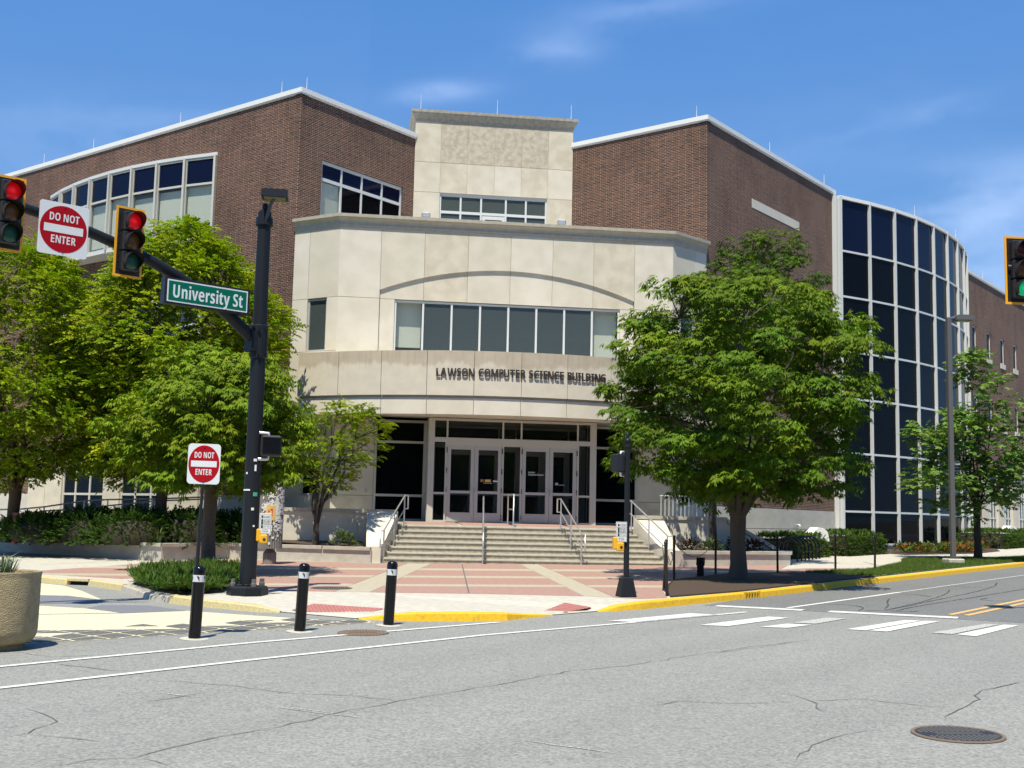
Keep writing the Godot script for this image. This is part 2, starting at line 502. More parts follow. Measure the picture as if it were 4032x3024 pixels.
	M.pale_yellow_paint.albedo_texture = noise_tex(FastNoiseLite.TYPE_SIMPLEX_SMOOTH, 0.03, 6, [[0.0, lin(0.3, 0.28, 0.22)], [0.32, lin(0.38, 0.34, 0.24)], [0.42, lin(0.52, 0.43, 0.2)], [1.0, lin(0.62, 0.52, 0.26)]], 512, 46)
	stone("amber_line", [0.58, 0.36, 0.14], 0.25, 0.05, 1.2, 47)
	mat("fascia", lin(0.74, 0.74, 0.72), 0.45)
	mat("frame_white", lin(0.58, 0.60, 0.60), 0.4)
	mat("frame_grey", lin(0.40, 0.41, 0.40), 0.45)
	mat("frame_pale", lin(0.50, 0.49, 0.44), 0.5)
	mat("door_paint", lin(0.44, 0.44, 0.425), 0.45)
	mat("steel", lin(0.62, 0.62, 0.61), 0.38, 0.75)
	mat("galvanised", lin(0.55, 0.56, 0.57), 0.4, 0.7)
	mat("letter_metal", lin(0.045, 0.036, 0.03), 0.45, 0.3)
	mat("black_steel", lin(0.012, 0.012, 0.014), 0.35)
	var bol := mat("bollard_paint", lin(0.006, 0.006, 0.007), 0.16)
	bol.metallic_specular = 0.42
	mat("pole_paint", lin(0.014, 0.0165, 0.021), 0.42).metallic_specular = 0.3
	mat("pole_grey", lin(0.10, 0.10, 0.10), 0.5)
	mat("lamp_bronze", lin(0.055, 0.052, 0.045), 0.5)
	mat("lamp_glass", lin(0.22, 0.20, 0.12), 0.2)
	mat("signal_black", lin(0.012, 0.012, 0.013), 0.45)
	mat("signal_yellow", lin(0.78, 0.36, 0.012), 0.5)
	mat("sign_white", lin(0.66, 0.68, 0.70), 0.35)
	mat("sign_red", lin(0.36, 0.006, 0.014), 0.4).metallic_specular = 0.22
	mat("sign_green", lin(0.003, 0.125, 0.078), 0.4).metallic_specular = 0.22
	mat("print_black", lin(0.02, 0.02, 0.02), 0.6)
	mat("button_yellow", lin(0.72, 0.38, 0.015), 0.4)
	mat("plate_white", lin(0.70, 0.71, 0.71), 0.4)
	mat("reflect_tape", lin(0.60, 0.61, 0.63), 0.3)
	mat("rust", lin(0.16, 0.115, 0.085), 0.9)
	mat("cast_iron", lin(0.045, 0.042, 0.045), 0.55, 0.4)
	mat("standpipe_red", lin(0.36, 0.11, 0.075), 0.6)
	mat("weathered_wood", lin(0.19, 0.175, 0.16), 0.9)
	mat("paper", lin(0.66, 0.66, 0.64), 0.9)
	mat("poster_yellow", lin(0.68, 0.42, 0.11), 0.8)
	mat("poster_pink", lin(0.42, 0.02, 0.12), 0.8)
	mat("sticker_green", lin(0.06, 0.30, 0.20), 0.6)
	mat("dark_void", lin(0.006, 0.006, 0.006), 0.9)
	mat("inside_wall", lin(0.20, 0.19, 0.17), 0.9)
	mat("blind", lin(0.66, 0.72, 0.63), 0.9)
	mat("ceiling", lin(0.5, 0.5, 0.48), 0.9)
	for e in [["red_lens", lin(0.42, 0.008, 0.016), Color(1.0, 0.05, 0.08), 0.12], ["green_lens", lin(0.01, 0.35, 0.22), Color(0.02, 0.85, 0.5), 0.16]]:
		var lens := mat(e[0], e[1], 0.25)
		lens.emission_enabled = true
		lens.emission = e[2]
		lens.emission_energy_multiplier = e[3]
	mat("amber_off", lin(0.13, 0.060, 0.012), 0.3)
	mat("green_off", lin(0.015, 0.075, 0.050), 0.3)
	mat("red_off", lin(0.07, 0.006, 0.008), 0.3)
	# tinted panes: mostly what they mirror, a little of what lies behind
	for e in [["glass_navy", lin(0.004, 0.007, 0.028), 0.92, 0.26], ["glass_dark", lin(0.003, 0.004, 0.006), 0.90, 0.21], ["glass_teal", lin(0.060, 0.076, 0.078), 0.80, 0.42], ["glass_blind", lin(0.10, 0.125, 0.115), 0.14, 0.3], ["glass_clear", lin(0.01, 0.014, 0.014), 0.22, 0.3], ["glass_room", lin(0.085, 0.105, 0.095), 0.62, 0.35]]:
		var g := mat(e[0], Color(e[1].r, e[1].g, e[1].b, e[2]), 0.02)
		g.transparency = BaseMaterial3D.TRANSPARENCY_ALPHA
		g.metallic_specular = e[3]
	for e in [["leaf_bright", 0.40, 0.46, 0.08, 0.65], ["leaf_deep", 0.30, 0.38, 0.07, 0.6], ["leaf_gloss", 0.24, 0.34, 0.08, 0.42]]:
		var l := mat(e[0], Color.WHITE, e[4])
		l.metallic_specular = 0.22
		l.vertex_color_use_as_albedo = true
		l.backlight_enabled = true
		l.backlight = Color(e[1] * 2.0, e[2] * 2.0, e[3] * 2.0)
	for e in [["bark", 0.105, 0.085, 0.066], ["bark_dark", 0.045, 0.036, 0.029], ["bark_red", 0.12, 0.075, 0.05]]:
		var k := stone(e[0], [e[1], e[2], e[3]], 0.35, 0.05, 1.6, 50)
		k.uv1_scale = Vector3(2.4, 0.7, 2.4)
		k.heightmap_enabled = true
		k.heightmap_texture = noise_tex(FastNoiseLite.TYPE_SIMPLEX, 0.05, 4, [], 512, 51)
		k.heightmap_scale = 1.2

# ---------------------------------------------------------------- the building
func joints_panel(poly: PackedVector2Array, O: Vector3, D: Vector3, N: Vector3, n0: float, n1: float, m: String) -> void:
	var s := st()
	prism(s, poly, O, D, N, n0, n1)
	put("stone_panel", s, M[m], bld)

func rect(a0: float, a1: float, y0: float, y1: float) -> PackedVector2Array:
	return pv([a0, y0, a1, y0, a1, y1, a0, y1])

# a moulding: profile [out, y] swept along a plan of points, each with its outward direction (mitred)
func moulding(called: String, plan: Array, outs: Array, prof: Array, m: Material) -> void:
	var s := st()
	for i in plan.size() - 1:
		for j in prof.size() - 1:
			var a: Vector3 = plan[i] + outs[i] * prof[j][0] + Vector3(0, prof[j][1], 0)
			var b: Vector3 = plan[i + 1] + outs[i + 1] * prof[j][0] + Vector3(0, prof[j][1], 0)
			var c: Vector3 = plan[i + 1] + outs[i + 1] * prof[j + 1][0] + Vector3(0, prof[j + 1][1], 0)
			var d: Vector3 = plan[i] + outs[i] * prof[j + 1][0] + Vector3(0, prof[j + 1][1], 0)
			quad(s, a, b, c, d)
	put(called, s, m, bld)

func brick_part(s: SurfaceTool) -> void:
	put("brick_wall", s, M.brick, bld)

func build_wings() -> void:
	# left wing: street wall with the bowed window, and the wall that turns in to the tower
	brick_part(wall_skin(CL, QA, NA, 0.0, 34.0, 2.36, 17.26, [[4.745, 16.35, 12.4, 15.65]], 0.4))
	brick_part(wall_skin(CL, QB, NB, 0.0, 6.4, 0.8, 17.26, [[1.18, 5.63, 12.5, 14.98]], 0.16))
	brick_part(wall_skin(CR, QA, NA, 0.0, 6.4, 0.8, 17.26, [], 0.1))
	brick_part(wall_skin(CR, QB, NB, 0.0, 12.54, 2.377, 17.26, [[3.89, 8.58, 14.64, 15.04]], 0.05))
	var wing_holes := []
	for k in 6:
		wing_holes.append([33.95 + 3.07 * k, 34.85 + 3.07 * k, 12.45, 14.1])
		wing_holes.append([33.95 + 3.07 * k, 34.85 + 3.07 * k, 8.2, 9.9])
	brick_part(wall_skin(CR, QB, NB, 31.3, 62.0, 5.6, 17.26, wing_holes, 0.12))
	brick_part(wall_skin(CR, QB, NB, 31.3, 35.2, 2.42, 5.6, [], 0.12))
	for h in wing_holes:
		window(bld, CR, QB, NB, [h[0], h[1]], [h[2], h[3]], -0.08, 0.06, M.frame_white, func(_i, _j): return M.glass_dark)
		var s := st()
		bxo(s, CR, QB, NB, h[0] - 0.1, h[1] + 0.1, h[2] - 0.32, h[2], -0.05, 0.05)
		put("window_sill", s, M.limestone_pale, bld)
	# limestone foot of the right wing in two courses, and the set-in stone band
	for e in [[0.0, 2.9], [2.9, 5.3], [5.3, 7.9], [7.9, 10.3], [10.3, 12.54]]:
		joints_panel(rect(e[0] + 0.006, e[1] - 0.006, 1.556, 2.365), CR, QB, NB, -0.1, 0.035, "limestone_grey")
		joints_panel(rect(e[0] + 0.006, e[1] - 0.006, 0.2, 1.536), CR, QB, NB, -0.1, 0.045, "limestone_grey")
	joints_panel(rect(3.9, 7.05, 14.65, 15.03), CR, QB, NB, -0.1, 0.012, "limestone_pale")
	joints_panel(rect(7.07, 8.57, 14.65, 15.03), CR, QB, NB, -0.1, 0.012, "limestone_pale")
	var tap := st()
	tube(tap, [CR + QB * 8.05 + NB * 0.045 + Vector3(0, 1.72, 0), CR + QB * 8.05 + NB * 0.16 + Vector3(0, 1.72, 0), CR + QB * 8.05 + NB * 0.2 + Vector3(0, 1.66, 0)], [0.045], 8)
	put("hose_tap", tap, M.steel, bld)
	var plate := st()
	bxo(plate, CR, QB, NB, 7.7, 7.79, 1.62, 1.82, 0.035, 0.06)
	put("wall_plate", plate, M.galvanised, bld)
	# limestone foot of the far wing with tall windows between piers
	for k in 8:
		var a := 35.2 + 3.35 * k
		joints_panel(rect(a, a + 1.45, 0.3, 5.58), CR, QB, NB, -0.3, 0.06, "limestone")
		window(bld, CR, QB, NB, [a + 1.46, a + 2.1, a + 2.72, a + 3.34], [1.58, 2.42, 3.9, 5.3], -0.1, 0.07, M.frame_white, func(_i, _j): return M.glass_teal)
		joints_panel(rect(a + 1.45, a + 3.35, 0.3, 1.57), CR, QB, NB, -0.3, 0.03, "limestone_warm")
		joints_panel(rect(a + 1.45, a + 3.35, 5.31, 5.58), CR, QB, NB, -0.3, 0.03, "limestone")
	joints_panel(rect(32.6, 35.19, 0.3, 2.41), CR, QB, NB, -0.3, 0.04, "limestone_pale")
	# left wing ground floor: limestone bay with two big windows, limestone foot elsewhere
	joints_panel(rect(0.0, 4.7, 0.2, 2.35), CL, QA, NA, -0.1, 0.03, "limestone_grey")
	joints_panel(rect(16.5, 25.0, 0.2, 2.35), CL, QA, NA, -0.1, 0.03, "limestone_grey")
	joints_panel(rect(25.01, 34.0, 0.2, 2.35), CL, QA, NA, -0.1, 0.03, "limestone_grey")
	for e in [[4.7, 6.6], [9.72, 10.88], [13.9, 15.15], [15.16, 16.49]]:
		joints_panel(rect(e[0] + 0.01, e[1] - 0.01, 0.2, 3.6), CL, QA, NA, -0.1, 0.12, "limestone_warm")
	joints_panel(rect(4.7, 16.49, 3.61, 4.3), CL, QA, NA, -0.1, 0.14, "limestone")
	window(bld, CL, QA, NA, [6.6, 7.72, 8.75, 9.72], [0.9, 2.36, 3.6], 0.02, 0.09, M.frame_pale, func(_i, _j): return M.glass_dark)
	window(bld, CL, QA, NA, [10.88, 11.92, 12.95, 13.9], [0.9, 2.36, 3.6], 0.02, 0.09, M.frame_pale, func(_i, _j): return M.glass_dark)
	# second-floor windows of the left wing, mostly behind the trees
	window(bld, CL, QA, NA, [5.2, 6.6, 8.0, 9.4, 10.8, 12.2, 13.6, 15.0], [7.6, 9.0, 10.2], 0.03, 0.1, M.frame_white, func(_i, _j): return M.glass_teal)
	# window in the wall beside the tower: dark upper lights, a blind and the reflection below
	window(bld, CL, QB, NB, [1.18, 2.27, 3.37, 4.5, 5.63], [12.5, 14.27, 14.98], -0.09, 0.075, M.frame_white, func(i, j): return M.glass_navy if j == 1 else (M.glass_blind if i == 0 else M.glass_dark), 0.12)
	var bl := st()
	bxo(bl, CL, QB, NB, 1.2, 2.25, 12.5, 14.2, -0.2, -0.18)
	put("window_blind", bl, M.blind, bld)
	# bowed window of the left wing
	var R := 20.9
	var pts := []
	var half := asin(5.8 / R)
	for k in 9:
		var w := -half + 2.0 * half * k / 8.0
		pts.append(CL + QA * (10.5475 + R * sin(w)) + NA * (R * cos(w) - R + 0.82))
	for k in 8:
		var P: Vector3 = pts[k]; var D: Vector3 = (pts[k + 1] - P).normalized(); var L: float = P.distance_to(pts[k + 1])
		var N := Vector3(D.z, 0, -D.x)
		if N.dot(NA) < 0.0: N = -N
		var bw := window(bld, P, D, N, [0.0, L], [12.4, 14.57, 15.65], 0.0, 0.075, M.frame_pale, func(_i, j): return M.glass_navy if j == 1 else M.glass_blind, 0.085)
		var fin := st()
		bxo(fin, P, D, N, -0.05, 0.05, 12.4, 15.66, 0.0, 0.14)
		put("mullion", fin, M.frame_pale, bw)
		var s := st()
		var low: float = [13.05, 12.95, 12.55, 12.9, 12.6, 12.5, 12.5, 12.5][k]
		bxo(s, P, D, N, 0.02, L - 0.02, low, 14.55 - 0.1 * (k % 3), -0.17, -0.15)
		put("window_blind", s, M.blind, bld)
	for e in [[15.65, 15.78, "frame_white"], [12.28, 12.4, "frame_white"]]:
		var poly := PackedVector2Array()
		for p in pts: poly.append(Vector2(p.x, p.z))
		poly.append(Vector2(pts[8].x, pts[8].z) - Vector2(NA.x, NA.z) * 0.3)
		poly.append(Vector2(pts[0].x, pts[0].z) - Vector2(NA.x, NA.z) * 0.3)
		poly = Geometry2D.offset_polygon(poly, 0.06)[0]
		var s := st()
		sheet(s, poly, func(_x, _z): return e[1], e[1] - e[0])
		sheet(s, poly, func(_x, _z): return e[0])
		put("bay_cap" if e[0] > 14.0 else "bay_sill", s, M[e[2]], bld)
	# roofs, back walls and the metal roof edge
	var roof := st()
	sheet(roof, PackedVector2Array([Vector2(-7.75, 0) + Vector2(QA.x, QA.z) * 34.0, Vector2(-7.75, 0), Vector2(-3.3, -4.45), Vector2(3.3, -4.45), Vector2(7.75, 0), Vector2(7.75, 0) + Vector2(QB.x, QB.z) * 62.0, Vector2(40, -62), Vector2(-40, -62)]), func(_x, _z): return 17.2)
	put("roof", roof, M.ceiling, bld)
	var back := st()
	for e in [[CL + QA * 34.0, Vector3(-40, 0, -62)], [Vector3(-40, 0, -62), Vector3(40, 0, -62)], [Vector3(40, 0, -62), CR + QB * 62.0]]:
		quad(back, e[0], e[1], e[1] + Vector3(0, 17.3, 0), e[0] + Vector3(0, 17.3, 0), Vector2(0, 0), Vector2(60, 0), Vector2(60, -17), Vector2(0, -17))
	put("rear_wall", back, M.brick, bld)
	for e in [[CL, QA, NA, -0.06, 34.0], [CL, QB, NB, -0.06, 6.3], [CR, QA, NA, -0.06, 6.3], [CR, QB, NB, -0.06, 12.6], [CR, QB, NB, 31.2, 62.0]]:
		var s := st()
		bxo(s, e[0], e[1], e[2], e[3], e[4], 17.25, 17.425, -0.3, 0.085)
		bxo(s, e[0], e[1], e[2], e[3], e[4], 17.195, 17.25, -0.3, 0.045)
		put("roof_edge", s, M.fascia, bld)
	for e in [[CL, QA, [1.1, 7.2, 13.3, 17.2]], [CL, QB, [0.25]], [CR, QA, [0.45]], [CR, QB, [5.6, 11.4, 36.5]]]:
		for a in e[2]:
			rod(e[0] + e[1] * a + Vector3(0, 17.4, 0), 0.5)

func rod(at: Vector3, tall: float) -> void:
	var s := st()
	tube(s, [at, at + Vector3(0, tall * 0.25, 0), at + Vector3(0, tall, 0)], [0.022, 0.016, 0.01], 6)
	put("lightning_rod", s, M.frame_white, bld)

func build_curtain_wall() -> void:
	var c := CR + QB * 21.94 - NB * 21.51
	var R := 23.76
	var rows := [0.91, 2.39, 5.05, 7.57, 9.76, 12.34, 14.5, 17.06]
	var pts := []
	for k in 11:
		var w := deg_to_rad(90.0) + 0.4087 - 0.08174 * k   # measured from QB towards NB
		pts.append(c + QB * (R * cos(w)) + NB * (R * sin(w)))
	var s := st()
	bxo(s, CR, QB, NB, 12.3, 12.60, 0.6, 17.12, -0.02, 0.22)
	var corner := put("corner_post", s, M.frame_white, bld)
	corner.set_meta("label", "wide pale metal post between the brick and the curved glass")
	for k in 10:
		var P: Vector3 = pts[k]; var D: Vector3 = (pts[k + 1] - P).normalized(); var L: float = P.distance_to(pts[k + 1])
		var N := Vector3(D.z, 0, -D.x)
		if N.dot(NB) < 0.0: N = -N
		var f := st()
		bxo(f, P, D, N, -0.045, 0.045, 0.86, 17.08, -0.1, 0.12)
		if k == 9: bxo(f, P, D, N, L - 0.05, L + 0.05, 0.86, 17.08, -0.1, 0.13)
		for j in rows.size():
			bxo(f, P, D, N, 0.05, L - 0.05, rows[j] - 0.045, rows[j] + 0.045, -0.08, 0.05)
		var fr := put("curtain_wall_bay", f, M.frame_white, bld)
		for j in rows.size() - 1:
			var g := st()
			bxo(g, P, D, N, 0.03, L - 0.03, rows[j] + 0.02, rows[j + 1] - 0.02, -0.03, -0.016)
			put("pane", g, M.glass_navy if j == 6 else M.glass_dark, fr)
		var sill := st()
		bxo(sill, P, D, N, -0.02, L + 0.02, 0.1, 0.86, -0.15, -0.04)
		put("stone_plinth", sill, M.limestone_grey, bld)
	# floor edges behind the glass and the roof over it
	for e in [[17.1, 0.16, "fascia", 0.1], [13.0, 0.5, "dark_void", -0.5], [8.6, 0.5, "dark_void", -0.5], [4.4, 0.5, "dark_void", -0.5]]:
		var poly := PackedVector2Array()
		for p in pts:
			var o: Vector3 = p + (p - c).normalized() * e[3]
			poly.append(Vector2(o.x, o.z))
		var a: Vector3 = CR + QB * 31.5 - NB * 2.0; var b: Vector3 = CR + QB * 12.5 - NB * 2.0
		poly.append(Vector2(a.x, a.z)); poly.append(Vector2(b.x, b.z))
		var f := st()
		sheet(f, poly, func(_x, _z): return e[0] + 0.02, e[1])
		sheet(f, poly, func(_x, _z): return e[0] + 0.02 - e[1])
		put("curtain_wall_roof" if e[0] > 17.0 else "floor_edge", f, M[e[2]], bld)
	var end := st()
	bxo(end, CR, QB, NB, 31.25, 31.6, 0.6, 17.12, -0.3, 0.25)
	put("corner_post", end, M.frame_white, bld)
	rod(pts[3] + Vector3(0, 17.1, 0), 0.6)
	rod(pts[6] + Vector3(0, 17.1, 0), 0.6)

func build_tower() -> void:
	var O := Vector3(0, 0, -4.43)
	var s := wall_skin(O + Vector3(0, 0, -0.02), X, Z, -3.29, 3.29, 11.0, 18.0, [[-2.23, 2.25, 12.3, 14.97]], 0.2)
	put("joint_bed", s, M.joint, bld)
	var cols := [-3.3, -2.235, -1.12, 0.015, 1.14, 2.265, 3.3]
	for i in 6:
		var a: float = cols[i] + (0.0 if i == 0 else 0.005); var b: float = cols[i + 1] - (0.0 if i == 5 else 0.005)
		joints_panel(rect(a, b, 16.258, 18.0), O, X, Z, -0.02, 0.0, ["limestone_warm", "limestone_stained", "limestone_stained", "limestone_stained", "limestone_stained", "limestone_warm"][i])
		joints_panel(rect(a, b, 14.99, 16.242), O, X, Z, -0.02, 0.0, ["limestone", "limestone_warm", "limestone", "limestone_pale", "limestone_warm", "limestone_pale"][i])
	joints_panel(rect(-3.3, -2.23, 11.5, 14.974), O, X, Z, -0.02, 0.0, "limestone")
	joints_panel(rect(2.255, 3.3, 11.5, 14.974), O, X, Z, -0.02, 0.0, "limestone_warm")
	window(bld, O, X, Z, [-2.23, -1.35, -0.5, 0.53, 1.37, 2.25], [12.4, 14.2, 14.97], -0.1, 0.075, M.frame_white, func(i, j): return M.glass_room if j == 1 else (null if i == 2 else M.glass_teal), 0.11)
	var d := st()
	bxo(d, O, X, Z, -0.45, -0.33, 12.2, 14.11, -0.14, -0.05)
	bxo(d, O, X, Z, 0.37, 0.49, 12.2, 14.11, -0.14, -0.05)
	bxo(d, O, X, Z, -0.33, 0.37, 13.97, 14.11, -0.14, -0.05)
	var door := put("terrace_door", d, M.frame_white, bld)
	var p := st()
	bxo(p, O, X, Z, -0.34, 0.38, 12.3, 13.98, -0.11, -0.1)
	put("pane", p, M.glass_teal, door)
	# a ceiling with light panels inside, seen from below through the high window
	var room := st()
	bxo(room, O, X, Z, -2.6, 2.6, 15.3, 15.4, -7.0, -0.25)
	put("ceiling", room, M.ceiling, bld)
	room = st()
	bxo(room, O, X, Z, -2.6, 2.6, 11.9, 15.3, -7.2, -7.0)
	bxo(room, O, X, Z, -2.7, -2.6, 11.9, 15.3, -7.0, -0.25)
	bxo(room, O, X, Z, 2.6, 2.7, 11.9, 15.3, -7.0, -0.25)
	put("inside_wall", room, M.inside_wall, bld)
	for e in [[-1.7, -0.9], [-0.4, 0.9], [1.2, 1.9]]:
		room = st()
		bxo(room, O, X, Z, e[0], e[1], 15.27, 15.299, -2.6, -1.4)
		put("ceiling_panel", room, M.frame_grey, bld)
	# sides and cornice
	for sx in [-1.0, 1.0]:
		var w := st()
		bxo(w, Vector3(3.3 * sx, 0, 0), Vector3(0, 0, -1), X * sx, 4.45, 12.0, 11.0, 18.0, -0.3, -0.002)
		put("tower_side", w, M.limestone, bld)
	var plan := [Vector3(-3.3, 0, -12.0), Vector3(-3.3, 0, -4.43), Vector3(3.3, 0, -4.43), Vector3(3.3, 0, -12.0)]
	var outs := [Vector3(-1, 0, 0), Vector3(-1, 0, 1), Vector3(1, 0, 1), Vector3(1, 0, 0)]
	moulding("cornice", plan, outs, [[0.0, 17.96], [0.02, 17.96], [0.025, 18.02], [0.04, 18.025], [0.045, 18.06], [0.06, 18.1], [0.10, 18.16], [0.15, 18.25], [0.165, 18.3], [0.185, 18.31], [0.195, 18.42], [-0.4, 18.43]], M.cornice_stone)
	var top := st()
	bxo(top, Vector3(0, 0, -8.2), X, Z, -3.2, 3.2, 18.3, 18.42, -3.7, 3.6)
	put("tower_roof", top, M.cornice_stone, bld)
	for x in [-3.12, 0.06, 3.18]:
		rod(Vector3(x, 18.42, -4.3), 0.62)
	for x in [-2.78, 2.85]:
		var l := st()
		bevel_box(l, Vector3(x, 13.98, -4.3), Vector3(0.36, 0.2, 0.22), 0.04)
		var o := put("wall_light", l, M.galvanised, bld)
		var g := st()
		bx(g, Vector3(x, 13.86, -4.3), Vector3(0.26, 0.05, 0.16))
		put("light_glass", g, M.sign_white, o)

func arch_y(x: float) -> float:       # underside of the arch over the recessed front
	var R := (4.63 * 4.63 + 0.9 * 0.9) / (2.0 * 0.9)
	return 10.63 - R + sqrt(maxf(R * R - x * x, 0.0))

func build_drum() -> void:
	var O := Vector3(0, 0, 1.25)
	var cols := [-6.1, -4.63, -3.07, -1.5, 0.055, 1.6, 3.12, 4.65, 6.1]
	var kinds := ["limestone_pale", "limestone", "limestone_warm", "limestone", "limestone_pale", "limestone", "limestone_warm", "limestone_pale"]
	# upper wall: a panel per bay, cut along the arch
	for i in 8:
		var a: float = cols[i] + (0.0 if i == 0 else 0.005); var b: float = cols[i + 1] - (0.0 if i == 7 else 0.005)
		if i == 0 or i == 7:
			joints_panel(rect(a, b, 9.427, 11.98), O, X, Z, -0.22, 0.0, kinds[i])
			joints_panel(rect(a, b, 1.35, 9.413), O, X, Z, -0.22, 0.0, kinds[7 - i])
			continue
		var poly := PackedVector2Array([Vector2(a, 11.98)])
		for k in 9:
			var x := lerpf(a, b, k / 8.0)
			poly.append(Vector2(x, arch_y(x)))
		poly.append(Vector2(b, 11.98))
		joints_panel(poly, O, X, Z, -0.21, 0.0, kinds[i])
	# recessed wall under the arch, with the long window strip
	var win := [-4.09, 4.13, 7.25, 9.4]
	var rc := [-4.62, -3.07, -1.5, 0.055, 1.6, 3.12, 4.64]
	for i in 6:
		var a: float = rc[i] + 0.005; var b: float = rc[i + 1] - 0.005
		var poly := PackedVector2Array([Vector2(a, 9.425)])
		for k in 9:
			var x := lerpf(b, a, k / 8.0)
			if k == 0: poly.append(Vector2(x, 9.425))
			poly.append(Vector2(x, arch_y(x) + 0.05))
		joints_panel(poly, O, X, Z, -0.3, -0.075, kinds[i + 1])
	joints_panel(rect(-4.62, win[0] - 0.005, 7.0, 9.411), O, X, Z, -0.3, -0.075, "limestone_pale")
	joints_panel(rect(win[1] + 0.005, 4.64, 7.0, 9.411), O, X, Z, -0.3, -0.075, "limestone_pale")
	var jb := st()
	bxo(jb, O, X, Z, -4.64, 4.66, 9.38, 11.9, -0.6, -0.35)
	put("joint_bed", jb, M.joint, bld)
	var xs := []
	for k in 9: xs.append(lerpf(win[0], win[1], k / 8.0))
	window(bld, O, X, Z, xs, [win[2], win[3]], -0.16, 0.07, M.frame_white, func(i, _j): return M.glass_blind if i == 0 or i == 7 else M.glass_teal)
	for e in [[0, 7.75, 9.4], [4, 8.25, 9.4], [5, 8.22, 9.4], [6, 8.2, 9.4], [7, 7.4, 9.4]]:
		var s := st()
		bxo(s, O, X, Z, xs[e[0]] + 0.05, xs[e[0] + 1] - 0.05, e[1], e[2], -0.5, -0.48)
		put("window_blind", s, M.blind, bld)
	var dark := st()
	bxo(dark, O, X, Z, -4.6, 4.6, 6.9, 9.6, -4.5, -4.4)
	bxo(dark, O, X, Z, -4.6, 4.6, 9.45, 9.55, -4.4, -0.61)
	put("inside_wall", dark, M.inside_wall, bld)
	# side faces back to the brick corners, each with a narrow window
	for sx in [-1.0, 1.0]:
		var P := Vector3(6.1 * sx, 0, 1.25)
		var D := (Vector3(7.75 * sx, 0, 0.0) - P).normalized()
		var N := Vector3(D.z, 0, -D.x)
		if N.z < 0.0: N = -N
		var L := P.distance_to(Vector3(7.75 * sx, 0, 0.0))
		for e in [[0.0, 1.36], [1.375, L]]:
			joints_panel(rect(e[0], e[1], 9.427, 11.98), P, D, N, -0.2, 0.0, "limestone" if e[0] == 0.0 else "limestone_pale")
			joints_panel(rect(e[0], minf(e[1], 0.49) if e[0] == 0.0 else e[1], 7.5, 9.413), P, D, N, -0.2, 0.0, "limestone_pale")
		joints_panel(rect(0.0, L, 3.7, 7.486), P, D, N, -0.2, 0.0, "limestone")
		joints_panel(rect(0.0, 0.49, 1.1, 3.686), P, D, N, -0.2, 0.0, "limestone")
		joints_panel(rect(1.375, L, 1.1, 3.686), P, D, N, -0.2, 0.0, "limestone_warm")
		joints_panel(rect(0.49, 1.375, 1.1, 2.38), P, D, N, -0.2, 0.0, "limestone")
		window(bld, P, D, N, [0.5, 1.365], [7.5, 9.4], -0.09, 0.06, M.frame_grey, func(_i, _j): return M.glass_teal)
		window(bld, P, D, N, [0.5, 1.365], [2.39, 3.69], -0.09, 0.06, M.frame_grey, func(_i, _j): return M.glass_dark)
	# crowning cornice
	var k := 0.25
	var plan := [Vector3(-7.75, 0, 0.0), Vector3(-6.1, 0, 1.25), Vector3(6.1, 0, 1.25), Vector3(7.75, 0, 0.0)]
	var n := Vector3(-0.604, 0, 0.797)
	var mit := (n + Z).normalized() / cos(n.angle_to(Z) / 2.0)
	var outs := [n, mit, Vector3(-mit.x, 0, mit.z), Vector3(-n.x, 0, n.z)]
	moulding("cornice", plan, outs, [[0.0, 11.93], [0.03, 11.935], [0.035, 12.0], [0.05, 12.005], [0.055, 12.045], [0.035, 12.05], [0.04, 12.12], [0.06, 12.18], [0.10, 12.23], [0.15, 12.265], [0.155, 12.285], [0.195, 12.29], [0.205, 12.4], [-0.35, 12.415], [-0.35, 11.9]], M.drum_cornice_stone)
	for x in cols.slice(1, 8):
		var s := st()
		bxo(s, O, X, Z, x - 0.005, x + 0.005, 12.295, 12.404, 0.15, 0.208)
		put("mortar_joint", s, M.joint, bld)
	var terrace := st()
	sheet(terrace, pv([-7.75, -0.02, -6.1, 1.2, 6.1, 1.2, 7.75, -0.02, 3.3, -4.4, -3.3, -4.4]), func(_x, _z): return 11.8)
	put("terrace_floor", terrace, M.ceiling, bld)

